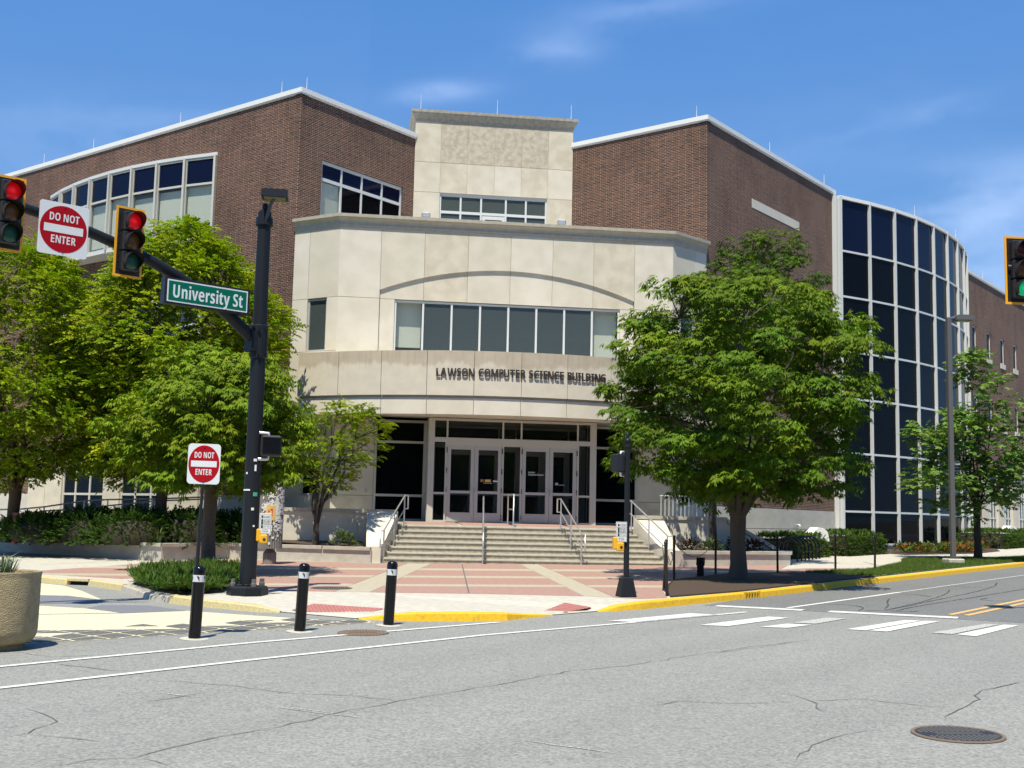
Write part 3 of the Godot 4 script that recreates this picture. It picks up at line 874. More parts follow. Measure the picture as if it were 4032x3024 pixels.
func build_canopy() -> void:
	# the curved band over the entrance: upper course, shadow groove, lower course, soffit
	var c := Vector3(0, 0, -7.67)
	var R := 12.4
	var pt := func(w, r, y): return c + Vector3(sin(w) * r, y, cos(w) * r)
	var joints := []
	for k in range(-5, 6): joints.append(k * 0.1262 + 0.004)
	joints[0] = -0.632; joints[10] = 0.632
	for i in joints.size() - 1:
		var a: float = joints[i] + 0.0006; var b: float = joints[i + 1] - 0.0006
		for e in [[5.70, 7.18, R, "limestone_washed"], [5.08, 5.62, R - 0.07, "limestone_pale" if i % 3 else "limestone"]]:
			var s := st()
			for q in 4:
				var w0 := lerpf(a, b, q / 4.0); var w1 := lerpf(a, b, (q + 1) / 4.0)
				var u0 := w0 * 0.8 + 0.5; var u1 := w1 * 0.8 + 0.5
				quad(s, pt.call(w0, e[2], e[0]), pt.call(w1, e[2], e[0]), pt.call(w1, e[2], e[1]), pt.call(w0, e[2], e[1]), Vector2(u0, 1), Vector2(u1, 1), Vector2(u1, 0), Vector2(u0, 0))
				quad(s, pt.call(w0, e[2], e[1]), pt.call(w1, e[2], e[1]), pt.call(w1, e[2] - 0.3, e[1]), pt.call(w0, e[2] - 0.3, e[1]), Vector2(u0, 0), Vector2(u1, 0), Vector2(u1, 0.02), Vector2(u0, 0.02))
				quad(s, pt.call(w0, e[2] - 0.3, e[0]), pt.call(w1, e[2] - 0.3, e[0]), pt.call(w1, e[2], e[0]), pt.call(w0, e[2], e[0]), Vector2(u0, 0.98), Vector2(u1, 0.98), Vector2(u1, 1), Vector2(u0, 1))
			for w in [a, b]:
				quad(s, pt.call(w, e[2] - 0.3, e[0]), pt.call(w, e[2], e[0]), pt.call(w, e[2], e[1]), pt.call(w, e[2] - 0.3, e[1]), Vector2(w + 0.5, 1), Vector2(w + 0.5, 1), Vector2(w + 0.5, 0.2), Vector2(w + 0.5, 0.2))
			put("stone_panel", s, M[e[3]], bld)
	var core := st()
	var poly := PackedVector2Array()
	for k in 41:
		var p: Vector3 = pt.call(lerpf(-0.632, 0.632, k / 40.0), R - 0.15, 0.0)
		poly.append(Vector2(p.x, p.z))
	poly.append(Vector2(7.33, 0.4)); poly.append(Vector2(6.1, 1.2)); poly.append(Vector2(-6.1, 1.2)); poly.append(Vector2(-7.33, 0.4))
	sheet(core, poly, func(_x, _z): return 7.16, 2.06)
	sheet(core, poly, func(_x, _z): return 5.1)
	put("canopy_soffit", core, M.limestone_pale, bld)
	for e in [[-2.89, 4.1], [0.04, 4.4], [2.95, 4.1]]:
		var l := st()
		lathe(l, Vector3(e[0], 5.06, e[1]), [[0.0, 0.0], [0.13, 0.0], [0.16, 0.03], [0.16, 0.04]], 16, false)
		put("recessed_light", l, M.frame_grey, bld)
	# the name, letter by letter along the curve
	var f := SystemFont.new()
	f.font_names = PackedStringArray(["Droid Sans"])
	f.font_weight = 700
	var words := "LAWSON COMPUTER SCIENCE BUILDING"
	var widths := []
	var total := 0.0
	var meshes := {}
	for ch in words:
		if ch == " ":
			widths.append(0.12)
		else:
			if not meshes.has(ch):
				var t := TextMesh.new()
				t.text = ch; t.font = f; t.font_size = 64; t.pixel_size = 0.0057; t.depth = 0.03
				t.material = M.letter_metal
				meshes[ch] = t
			widths.append(meshes[ch].get_aabb().size.x + 0.024)
		total += widths[-1]
	var fit := 5.80 / total
	var at := -2.81
	for i in words.length():
		var w: float = widths[i] * fit
		if words[i] != " ":
			var mid := (at + w / 2.0) / (R + 0.1)
			var o := MeshInstance3D.new()
			o.mesh = meshes[words[i]]
			o.name = "letter"
			o.transform = Transform3D(Basis(Vector3(cos(mid), 0, -sin(mid)) * fit, Vector3.UP, Vector3(sin(mid), 0, cos(mid))), pt.call(mid, R + 0.045, 6.45))
			bld.add_child(o, true)
			var pin := st()
			tube(pin, [pt.call(mid, R - 0.02, 6.45), pt.call(mid, R + 0.03, 6.45)], [0.012], 5)
			put("letter_pin", pin, M.letter_metal, o).transform = o.transform.affine_inverse()
		at += w

func door_leaf(parent: Node, O: Vector3, a0: float, a1: float, hinge_left: bool, full := true) -> void:
	var s := st()
	bxo(s, O, X, Z, a0, a0 + 0.125, 1.575, 4.16, -0.05, 0.0)
	bxo(s, O, X, Z, a1 - 0.125, a1, 1.575, 4.16, -0.05, 0.0)
	bxo(s, O, X, Z, a0 + 0.125, a1 - 0.125, 4.02, 4.16, -0.05, 0.0)
	bxo(s, O, X, Z, a0 + 0.125, a1 - 0.125, 1.575, 1.89, -0.05, 0.0)
	bxo(s, O, X, Z, a0 + 0.125, a1 - 0.125, 2.535, 2.625, -0.05, 0.0)
	var d := put("door", s, M.door_paint, parent)
	for e in [[1.89, 2.535], [2.625, 4.02]]:
		var g := st()
		bxo(g, O, X, Z, a0 + 0.12, a1 - 0.12, e[0] - 0.005, e[1] + 0.005, -0.03, -0.02)
		put("pane", g, M.glass_clear, d)
	if not full: return
	var h := st()
	var hx := a1 - 0.07 if hinge_left else a0 + 0.07
	bxo(h, O, X, Z, hx - 0.025, hx + 0.025, 2.5, 2.76, 0.0, 0.03)
	tube(h, [O + Vector3(hx, 2.52, 0.03), O + Vector3(hx, 2.55, 0.07), O + Vector3(hx, 2.71, 0.07), O + Vector3(hx, 2.74, 0.03)], [0.012], 6)
	put("handle", h, M.steel, d)
	for y in [1.75, 2.65, 3.3, 4.0]:
		var k := st()
		var kx := a0 - 0.015 if hinge_left else a1 + 0.015
		bxo(k, O, X, Z, kx - 0.02, kx + 0.02, y - 0.09, y + 0.09, -0.02, 0.02)
		put("hinge", k, M.print_black, d)

func door_set(O: Vector3, full: bool) -> void:
	# frame: outer posts, door posts, head rail, transom lights
	var uprights := [[-2.84, -2.63], [-2.26, -2.19], [-0.31, -0.25], [0.32, 0.38], [2.29, 2.36], [2.75, 2.97]]
	var s := st()
	for u in uprights:
		bxo(s, O, X, Z, u[0], u[1], 1.555, 4.26 if u[1] - u[0] < 0.1 else 5.079, -0.08, 0.02)
	bxo(s, O, X, Z, -2.63, 2.75, 4.26, 4.42, -0.075, 0.015)
	bxo(s, O, X, Z, -2.63, 2.75, 4.99, 5.075, -0.075, 0.015)
	for x in [-2.2, -0.285, 0.35, 2.32]:
		bxo(s, O, X, Z, x - 0.03, x + 0.03, 4.42, 4.99, -0.07, -0.02)
	for e in [[-2.63, -2.26], [-0.25, 0.32], [2.36, 2.75]]:
		bxo(s, O, X, Z, e[0], e[1], 2.49, 2.56, -0.07, 0.0)
		bxo(s, O, X, Z, e[0], e[1], 1.555, 1.62, -0.07, 0.0)
	bxo(s, O, X, Z, -2.2, 2.3, 4.16, 4.26, -0.07, 0.0)
	var fr := put("entrance_frame", s, M.frame_pale if full else M.frame_grey, bld)
	for e in [[-2.64, -2.25], [-0.26, 0.33], [2.35, 2.76]]:
		for y in [[1.6, 2.5], [2.55, 4.27]]:
			var g := st()
			bxo(g, O, X, Z, e[0], e[1], y[0], y[1], -0.045, -0.035)
			put("pane", g, M.glass_clear, fr)
	var tx := [-2.64, -2.2, -0.285, 0.35, 2.32, 2.76]
	for i in 5:
		var g := st()
		bxo(g, O, X, Z, tx[i], tx[i + 1], 4.41, 5.0, -0.055, -0.045)
		put("pane", g, M.glass_clear, fr)
	door_leaf(bld, O, -2.185, -1.255, true, full)
	door_leaf(bld, O, -1.245, -0.32, false, full)
	door_leaf(bld, O, 0.39, 1.33, true, full)
	door_leaf(bld, O, 1.34, 2.28, false, full)

func build_entrance() -> void:
	var O := Vector3(0, 0, 2.9)
	door_set(O, true)
	door_set(Vector3(0.25, 0, -0.3), false)
	text(bld, "door_lettering", "Lawson", Vector3(0.72, 3.31, 2.885), X, Z, 0.055, 0.22, M.plate_white, 0.003)
	text(bld, "door_lettering", "Computer Science", Vector3(0.87, 3.23, 2.885), X, Z, 0.055, 0.52, M.plate_white, 0.003)
	for e in [[-0.98, 2.98, M.poster_yellow], [1.6, 2.93, M.sign_white]]:
		text(bld, "door_lettering", "NO", Vector3(e[0], e[1], 2.885), X, Z, 0.085, 0.1, e[2], 0.003)
	for e in [[-0.78, 2.98, 0.2, 0.09], [-0.52, 2.97, 0.16, 0.05], [1.78, 2.9, 0.2, 0.012], [-0.78, 2.9, 0.3, 0.012]]:
		var k := st()
		bxo(k, Vector3(e[0], e[1], 2.885), X, Z, -e[2] / 2, e[2] / 2, -e[3] / 2, e[3] / 2, 0.0, 0.002)
		put("door_sticker", k, M.poster_yellow if e[3] > 0.08 else M.sign_white, bld)
	# sides of the projecting doorway, and the big windows beside it
	for sx in [-1.0, 1.0]:
		var ox := -2.82 if sx < 0 else 2.95
		window(bld, Vector3(ox, 0, 2.82), Vector3(0, 0, -1), X * sx, [0.0, 0.62, 1.3], [1.555, 2.5, 4.3, 5.07], 0.0, 0.07, M.frame_pale, func(_i, _j): return M.glass_dark)
		var a0 := -4.63 if sx < 0 else 2.97
		var a1 := -2.84 if sx < 0 else 4.76
		window(bld, Vector3(0, 0, 1.5), X, Z, [a0, a1], [1.555, 2.44, 4.3, 5.07], 0.0, 0.085, M.frame_pale, func(_i, _j): return M.glass_dark)
	# limestone wall pieces between the big windows and the corners, and the year cut in the right one
	joints_panel(rect(-6.09, -4.64, 2.417, 5.09), Vector3(0, 0, 1.5), X, Z, -0.2, 0.0, "limestone")
	joints_panel(rect(-6.09, -4.64, 1.2, 2.403), Vector3(0, 0, 1.5), X, Z, -0.2, 0.0, "limestone_warm")
	joints_panel(rect(4.77, 6.09, 2.417, 5.09), Vector3(0, 0, 1.5), X, Z, -0.2, 0.0, "limestone")
	joints_panel(rect(4.77, 6.09, 1.2, 2.403), Vector3(0, 0, 1.5), X, Z, -0.2, 0.0, "limestone_warm")
	text(bld, "cornerstone_lettering", "2006", Vector3(5.38, 2.1, 1.503), X, Z, 0.17, 0.5, M.joint, 0.006)
	var plate := st()
	bxo(plate, Vector3(-4.87, 2.58, 1.5), X, Z, -0.05, 0.05, -0.07, 0.07, 0.0, 0.02)
	put("wall_plate", plate, M.frame_grey, bld)
	# vestibule and hall behind the glass
	var s := st()
	bxo(s, Vector3.ZERO, X, Z, -4.62, 4.75, 5.1, 5.2, -6.0, 2.9)
	put("ceiling", s, M.ceiling, bld)
	s = st()
	bxo(s, Vector3.ZERO, X, Z, -4.62, 4.75, 1.45, 1.55, -6.0, 2.9)
	put("lobby_floor", s, M.inside_wall, bld)
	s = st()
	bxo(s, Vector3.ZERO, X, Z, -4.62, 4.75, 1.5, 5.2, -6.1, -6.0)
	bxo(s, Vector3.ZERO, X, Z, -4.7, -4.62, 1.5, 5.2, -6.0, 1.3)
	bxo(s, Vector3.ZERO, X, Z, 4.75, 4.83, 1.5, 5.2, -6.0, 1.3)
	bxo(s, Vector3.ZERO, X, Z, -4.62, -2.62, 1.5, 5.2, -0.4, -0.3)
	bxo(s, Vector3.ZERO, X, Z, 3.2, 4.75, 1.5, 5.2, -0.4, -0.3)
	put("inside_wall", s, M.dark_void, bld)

func build_building() -> void:
	bld = thing("university_building", "brick and limestone university building with stepped entrance tower and curved glass corner", "building")
	build_drum()
	build_tower()
	build_canopy()
	build_entrance()
	build_wings()
	build_curtain_wall()

# ---------------------------------------------------------------- streets and pavements
func part_sheet(called: String, poly: PackedVector2Array, lift: float, m: Material, parent: Node, d := 0.0, raised := false) -> MeshInstance3D:
	var s := st()
	sheet(s, poly, func(x, z): return (GP(x, z) if raised else G(x, z)) + lift, d)
	return put(called, s, m, parent)

func ribbon(pts: PackedVector2Array, w: float, jitter := 0.0, taper := false) -> PackedVector2Array:
	var fine := PackedVector2Array()
	for i in pts.size() - 1:
		var n := maxi(1, int(pts[i].distance_to(pts[i + 1]) / 0.18)) if jitter > 0.0 else 1
		for k in n:
			var p := pts[i].lerp(pts[i + 1], float(k) / n)
			if i + k > 0: p += Vector2(rng.randf_range(-jitter, jitter), rng.randf_range(-jitter, jitter))
			fine.append(p)
	fine.append(pts[-1])
	var left := PackedVector2Array(); var right := PackedVector2Array()
	for i in fine.size():
		var t := (fine[mini(i + 1, fine.size() - 1)] - fine[maxi(i - 1, 0)]).normalized()
		var hw := w / 2.0 * (rng.randf_range(0.4, 1.3) if jitter > 0.0 else 1.0)
		if taper and (i == 0 or i == fine.size() - 1): hw *= 0.2
		left.append(fine[i] + Vector2(-t.y, t.x) * hw)
		right.append(fine[i] - Vector2(-t.y, t.x) * hw)
	right.reverse()
	left.append_array(right)
	return left

func ribbon_mesh(called: String, poly: PackedVector2Array, lift: float, m: Material, parent: Node) -> void:
	var s := st()
	var n := poly.size()
	for i in n / 2 - 1:
		var q := [poly[i], poly[i + 1], poly[n - 2 - i], poly[n - 1 - i]]
		var v := []
		var u := []
		for p in q:
			v.append(Vector3(p.x, G(p.x, p.y) + lift, p.y))
			u.append(Vector2((p.x - p.y) * 0.7071, (p.x + p.y) * 0.7071))
		if (q[1] - q[0]).cross(q[2] - q[0]) < 0.0: quad(s, v[3], v[2], v[1], v[0], u[3], u[2], u[1], u[0])
		else: quad(s, v[0], v[1], v[2], v[3], u[0], u[1], u[2], u[3])
	put(called, s, m, parent)

func mitred(path: PackedVector2Array, off: float) -> PackedVector2Array:   # off to the left of the way walked (towards the buildings)
	var out := PackedVector2Array()
	for i in path.size():
		var a := (path[i] - path[maxi(i - 1, 0)]).normalized()
		var b := (path[mini(i + 1, path.size() - 1)] - path[i]).normalized()
		if i == 0: a = b
		if i == path.size() - 1: b = a
		var na := Vector2(a.y, -a.x); var nb := Vector2(b.y, -b.x)
		var m := (na + nb).normalized()
		out.append(path[i] + m * off / maxf(0.3, m.dot(na)))
	return out

func kerb(called: String, pts: Array, m: Material) -> void:      # pts: x, z, height over the gutter
	var o := Node3D.new()
	o.name = numbered(called)
	add_child(o)
	o.set_meta("kind", "structure")
	var path := PackedVector2Array()
	for p in pts: path.append(Vector2(p[0], p[1]))
	var face := mitred(path, 0.03); var edge := mitred(path, 0.055); var back := mitred(path, 0.18)
	for i in pts.size() - 1:
		var s := st()
		var rings := []
		for k in [i, i + 1]:
			var g := G(pts[k][0], pts[k][1]); var h: float = pts[k][2]
			rings.append([Vector3(path[k].x, g - 0.05, path[k].y), Vector3(face[k].x, g + h * 0.85, face[k].y), Vector3(edge[k].x, g + h + 0.006, edge[k].y), Vector3(back[k].x, g + h + 0.008, back[k].y), Vector3(back[k].x, g - 0.05, back[k].y)])
		for j in 4:
			quad(s, rings[0][j], rings[0][j + 1], rings[1][j + 1], rings[1][j])
		for e in [0, 1]:
			var r: Array = rings[e]
			tri(s, r[0], r[1], r[4]); tri(s, r[1], r[3], r[4]); tri(s, r[1], r[2], r[3])
		put("kerb_stone", s, m, o)

func split(list: Array, step: float) -> Array:     # kerb points at every step, with narrow joints left to the eye
	var out := [list[0]]
	for i in list.size() - 1:
		var a: Array = list[i]; var b: Array = list[i + 1]
		var n := maxi(1, int(Vector2(a[0], a[1]).distance_to(Vector2(b[0], b[1])) / step))
		for k in range(1, n + 1):
			var t := float(k) / n
			out.append([lerpf(a[0], b[0], t), lerpf(a[1], b[1], t), lerpf(a[2], b[2], t)])
	return out

func build_streets() -> void:
	var s := st()
	sheet(s, pv([-420, 420, 420, 420, 420, -420, -420, -420]), func(x, z): return G(x, z) - 0.06)
	struct("ground", s, M.earth)
	s = st()
	sheet(s, pv([-45, -20, -45, 62, 40, 62, 78, 20, 78, -62, 60, -42]), func(x, z): return G(x, z))
	var road := struct("road", s, M.asphalt)
	part_sheet("road_surface", pv([1.55, 20.35, 2.6, 19.0, 60, -38.5, 76, -22, 12.4, 28.4]), 0.003, M.asphalt_far, road)
	# lane lines, stop line, crosswalk bars, the double centre line
	var line := func(called, pts, w, m): ribbon_mesh(called, ribbon(pv(pts), w), 0.009, M[m], road)
	line.call("lane_line", [-16.0, 35.6, -9.15, 28.97, -6.56, 26.65, -4.9, 25.35], 0.11, "road_paint")
	line.call("lane_line", [-4.85, 25.31, -2.92, 23.83], 0.11, "road_paint")
	line.call("lane_line", [-16.0, 37.3, -8.51, 30.37, -6.42, 28.43, -3.39, 25.76, -0.84, 23.93, 1.9, 21.85], 0.11, "road_paint")
	line.call("lane_line", [3.03, 20.93, 7.4, 16.55], 0.11, "road_paint")
	line.call("lane_line", [7.4, 16.55, 10.2, 13.75], 0.10, "worn_paint")
	line.call("lane_line", [10.2, 13.75, 32.0, -8.0], 0.10, "worn_paint")
	line.call("stop_line", [1.75, 20.5, 3.15, 21.42], 0.34, "road_paint")
	line.call("stop_line", [3.55, 21.68, 5.45, 22.9], 0.36, "road_paint")
	line.call("center_line", [5.62, 22.30, 40.0, -12.3], 0.12, "amber_line")
	line.call("center_line", [5.85, 22.45, 40.0, -12.0], 0.12, "amber_line")
	for e in [[[-1.05, 23.58, -0.58, 23.8, 1.2, 22.42, 0.75, 22.14], "road_paint"], [[0.30, 24.25, 0.72, 24.42, 2.28, 22.98, 1.98, 22.76], "road_paint"], [[1.2, 24.55, 1.62, 24.68, 2.2, 24.2, 1.85, 24.02], "road_paint"], [[2.0, 23.85, 2.35, 24.02, 3.3, 23.08, 2.98, 22.95], "worn_paint"],
			[[2.5, 24.9, 2.76, 25.05, 4.48, 23.46, 4.22, 23.36], "road_paint"], [[2.80, 25.08, 3.02, 25.24, 4.78, 23.55, 4.52, 23.47], "road_paint"], [[3.66, 25.40, 3.90, 25.62, 5.55, 24.1, 5.35, 24.0], "worn_paint"], [[3.95, 25.66, 4.12, 25.92, 5.80, 24.26, 5.60, 24.14], "road_paint"], [[5.0, 26.3, 5.4, 26.62, 7.1, 25.0, 6.72, 24.76], "road_paint"]]:
		part_sheet("crosswalk_bar", pv(e[0]), 0.009, M[e[1]], road)
	for c in [[-7.40,34.22,-7.14,33.97,-6.82,33.92,-6.39,33.29,-5.87,32.76,-5.26,31.97,-4.82,31.54,-4.14,30.85,-3.57,30.32,-2.83,29.54,-2.21,29.17,-1.43,28.55,-0.44,27.68,0.97,26.56], [-7.99,33.11,-7.84,32.97,-7.70,32.42,-7.91,32.01,-8.15,31.76], [-7.79,33.02,-7.16,33.34], [-7.22,31.49,-6.68,30.93], [-7.18,30.06,-6.43,30.49,-5.96,30.93,-5.26,31.17,-4.82,31.47], [-8.65,28.68,-8.25,29.01,-7.73,29.36], [-9.34,27.61,-8.81,28.11,-8.17,27.86],
			[-2.46,31.91,-2.12,31.66,-1.60,31.79,-0.95,31.71], [-0.91,31.10,-0.84,31.32,-0.78,31.65,-0.90,32.24], [0.04,32.77,0.45,32.24,0.99,31.66,1.18,31.22,1.71,30.84,2.17,30.48], [-1.95,34.31,-1.49,33.63,-1.16,33.36,-0.74,33.17], [-0.76,31.65,-0.21,31.60,0.09,31.90,0.43,32.15], [-6.80,33.93,-6.52,34.25], [-0.64,27.91,0.23,27.27,1.33,26.33]]:
		ribbon_mesh("crack", ribbon(pv(c), 0.013, 0.035, true), 0.006, M.crack, road)
	for c in [[9.16,15.58,8.37,16.92,7.57,18.03,6.48,19.42,5.42,20.67,4.80,21.35], [12.11,12.56,11.21,14.05,10.36,15.15,8.80,16.99,7.22,18.71,5.79,20.32,4.95,21.22], [15.2,10.6,11.36,15.13,9.52,16.94,8.03,18.40,6.77,19.59,5.68,20.66,4.92,21.53], [6.32,18.37,5.91,19.08,5.42,20.17,4.88,21.16], [4.11,19.94,4.43,20.03,4.67,20.36,4.61,20.85,4.18,21.55], [7.11,17.00,7.47,17.24,7.53,17.91], [8.87,18.94,8.33,19.04,8.26,18.59,8.69,18.17], [4.26,21.55,4.69,21.41,5.11,21.70,5.43,21.51], [8.75,14.50,9.08,14.74,9.96,14.14,10.18,14.65,10.61,14.78]]:
		ribbon_mesh("tar_seam", ribbon(pv(c), 0.035, 0.012, true), 0.008, M.tar, road)
	for c in [[-7.15,30.88,-6.61,31.29], [-5.93,31.81,-5.16,32.41], [-3.98,33.41,-3.19,34.08], [-5.85,31.80,-5.22,32.30]]:
		ribbon_mesh("paint_scratch", ribbon(pv(c), 0.02, 0.01, true), 0.006, M.worn_paint, road)
	# the painted mural on the mouth of the side street: cream and grey fields, then rows of triangles along its edge
	for e in [[[-12.6, 28.8, -4.9, 23.86, -5.1, 23.34, -5.54, 23.58, -6.87, 22.72, -8.05, 21.88, -9.08, 22.39, -10.3, 22.64, -14.6, 24.6], "cream_paint"], [[-10.73, 20.93, -9.86, 21.42, -9.10, 22.28, -10.3, 22.55, -14.6, 24.5, -14.9, 22.6], "cream_paint"], [[-12.2, 14.95, -11.54, 15.68, -10.78, 17.33, -9.95, 19.54, -10.78, 18.60, -11.32, 18.50, -15.4, 18.4, -16.2, 12.5], "cream_paint"],
			[[-11.32, 18.54, -10.78, 18.66, -9.88, 19.75, -9.0, 20.0, -10.83, 20.48, -15.0, 22.4, -15.3, 18.5], "grey_paint"], [[-9.84, 21.4, -9.73, 20.72, -8.88, 20.8, -8.07, 21.86, -9.08, 22.33], "grey_paint"]]:
		part_sheet("mural_field", pv(e[0]), 0.004, M[e[1]], road)
	var E := Vector2(0.994, -0.11); var F := Vector2(-0.11, -0.994)
	var o := Vector2(-12.35, 28.3)
	var ms := st()
	var outline := Geometry2D.offset_polygon(pv([-12.6, 28.8, -4.9, 23.86, -5.1, 23.34, -5.54, 23.58, -6.87, 22.72, -8.05, 21.88, -9.08, 22.39, -10.3, 22.64, -14.6, 24.6]), -0.03)[0]
	for row in 18:
		for k in range(-2, 16):
			for up in 2:
				var a := o + E * (k * 0.582 + (0.291 if row % 2 else 0.0)) + F * (row * 0.41 + 0.02)
				var t := PackedVector2Array()
				if up == 0: t = PackedVector2Array([a + E * 0.045 + F * 0.022, a + E * 0.537 + F * 0.022, a + E * 0.291 + F * 0.365])
				else: t = PackedVector2Array([a + E * 0.336 + F * 0.388, a + E * 0.828 + F * 0.388, a + E * 0.582 + F * 0.045])
				var away := (t[0] + t[1] + t[2] - Vector2(-14.7, 71.58)).dot(Vector2(-0.54, -0.842)) / 3.0
				if rng.randf() > clampf(1.5 - away / 1.15, 0.0, 1.0): continue
				for c in Geometry2D.intersect_polygons(t, outline):
					sheet(ms, c, func(x, z): return G(x, z) + 0.008)
	put("mural_triangles", ms, M.mural_grey, road)
	# kerbs
	kerb("kerb", split([[-34.0, -6.9, 0.13], [-12.3, 14.65, 0.13], [-11.55, 15.42, 0.13]], 2.4), M.pale_yellow_paint)
	kerb("kerb", split([[-11.05, 15.62, 0.13], [-10.06, 17.12, 0.13]], 2.0), M.pale_yellow_paint)
	kerb("kerb", split([[-10.05, 17.16, 0.12], [-9.17, 19.36, 0.1], [-8.67, 20.2, 0.12]], 0.3), M.concrete)
	kerb("kerb", split([[-8.62, 20.3, 0.15], [-8.18, 20.78, 0.13], [-6.93, 22.06, 0.11], [-6.5, 22.16, 0.015]], 1.6), M.pale_yellow_paint)
	kerb("kerb", split([[-5.17, 23.36, 0.012], [-4.75, 23.52, 0.09], [-4.25, 23.62, 0.13], [-3.32, 23.62, 0.135], [-2.72, 23.5, 0.12], [-2.3, 23.08, 0.06], [-1.8, 22.6, 0.012]], 2.0), M.yellow_paint)
	kerb("kerb", split([[-0.85, 21.85, 0.012], [-0.45, 21.66, 0.09], [0.1, 21.28, 0.13], [0.7, 20.74, 0.13], [2.95, 18.72, 0.13]], 2.0), M.yellow_paint)
	kerb("kerb", split([[3.5, 18.2, 0.13], [7.48, 14.12, 0.13], [13.62, 7.95, 0.13], [17.99, 3.62, 0.13], [60.0, -38.4, 0.13]], 3.1), M.yellow_paint)
	# kerb inlets: a slot under the left kerb, a cast grating in the right one
	s = st()
	var q := Vector2(-11.55, 15.42); var w := Vector2(-11.05, 15.62)
	bxo(s, Vector3(q.x, G(q.x, q.y), q.y), Vector3(w.x - q.x, 0, w.y - q.y).normalized(), Vector3(-0.35, 0, 0.94), 0.0, 0.54, 0.09, 0.14, -0.2, -0.02)
	bxo(s, Vector3(q.x, G(q.x, q.y), q.y), Vector3(w.x - q.x, 0, w.y - q.y).normalized(), Vector3(-0.35, 0, 0.94), 0.0, 0.54, -0.05, 0.088, -0.3, -0.2)
	var inlet := struct("drain_inlet", s, M.pale_yellow_paint)
	s = st()
	bxo(s, Vector3(q.x, G(q.x, q.y), q.y), Vector3(w.x - q.x, 0, w.y - q.y).normalized(), Vector3(-0.35, 0, 0.94), 0.01, 0.53, -0.04, 0.085, -0.19, -0.1)
	put("inlet_mouth", s, M.dark_void, inlet)
	s = st()
	for k in 6:
		bxo(s, Vector3(2.97, G(3, 18.5), 18.7), QB, NB, 0.13 * k, 0.13 * k + 0.045, -0.05, 0.137, -0.16, -0.02)
	bxo(s, Vector3(2.97, G(3, 18.5), 18.7), QB, NB, 0.0, 0.70, 0.1, 0.1365, -0.18, -0.03)
	inlet = struct("drain_inlet", s, M.yellow_paint)
	s = st()
	bxo(s, Vector3(2.97, G(3, 18.5), 18.7), QB, NB, 0.02, 0.68, -0.05, 0.098, -0.15, -0.10)
	put("inlet_mouth", s, M.dark_void, inlet)

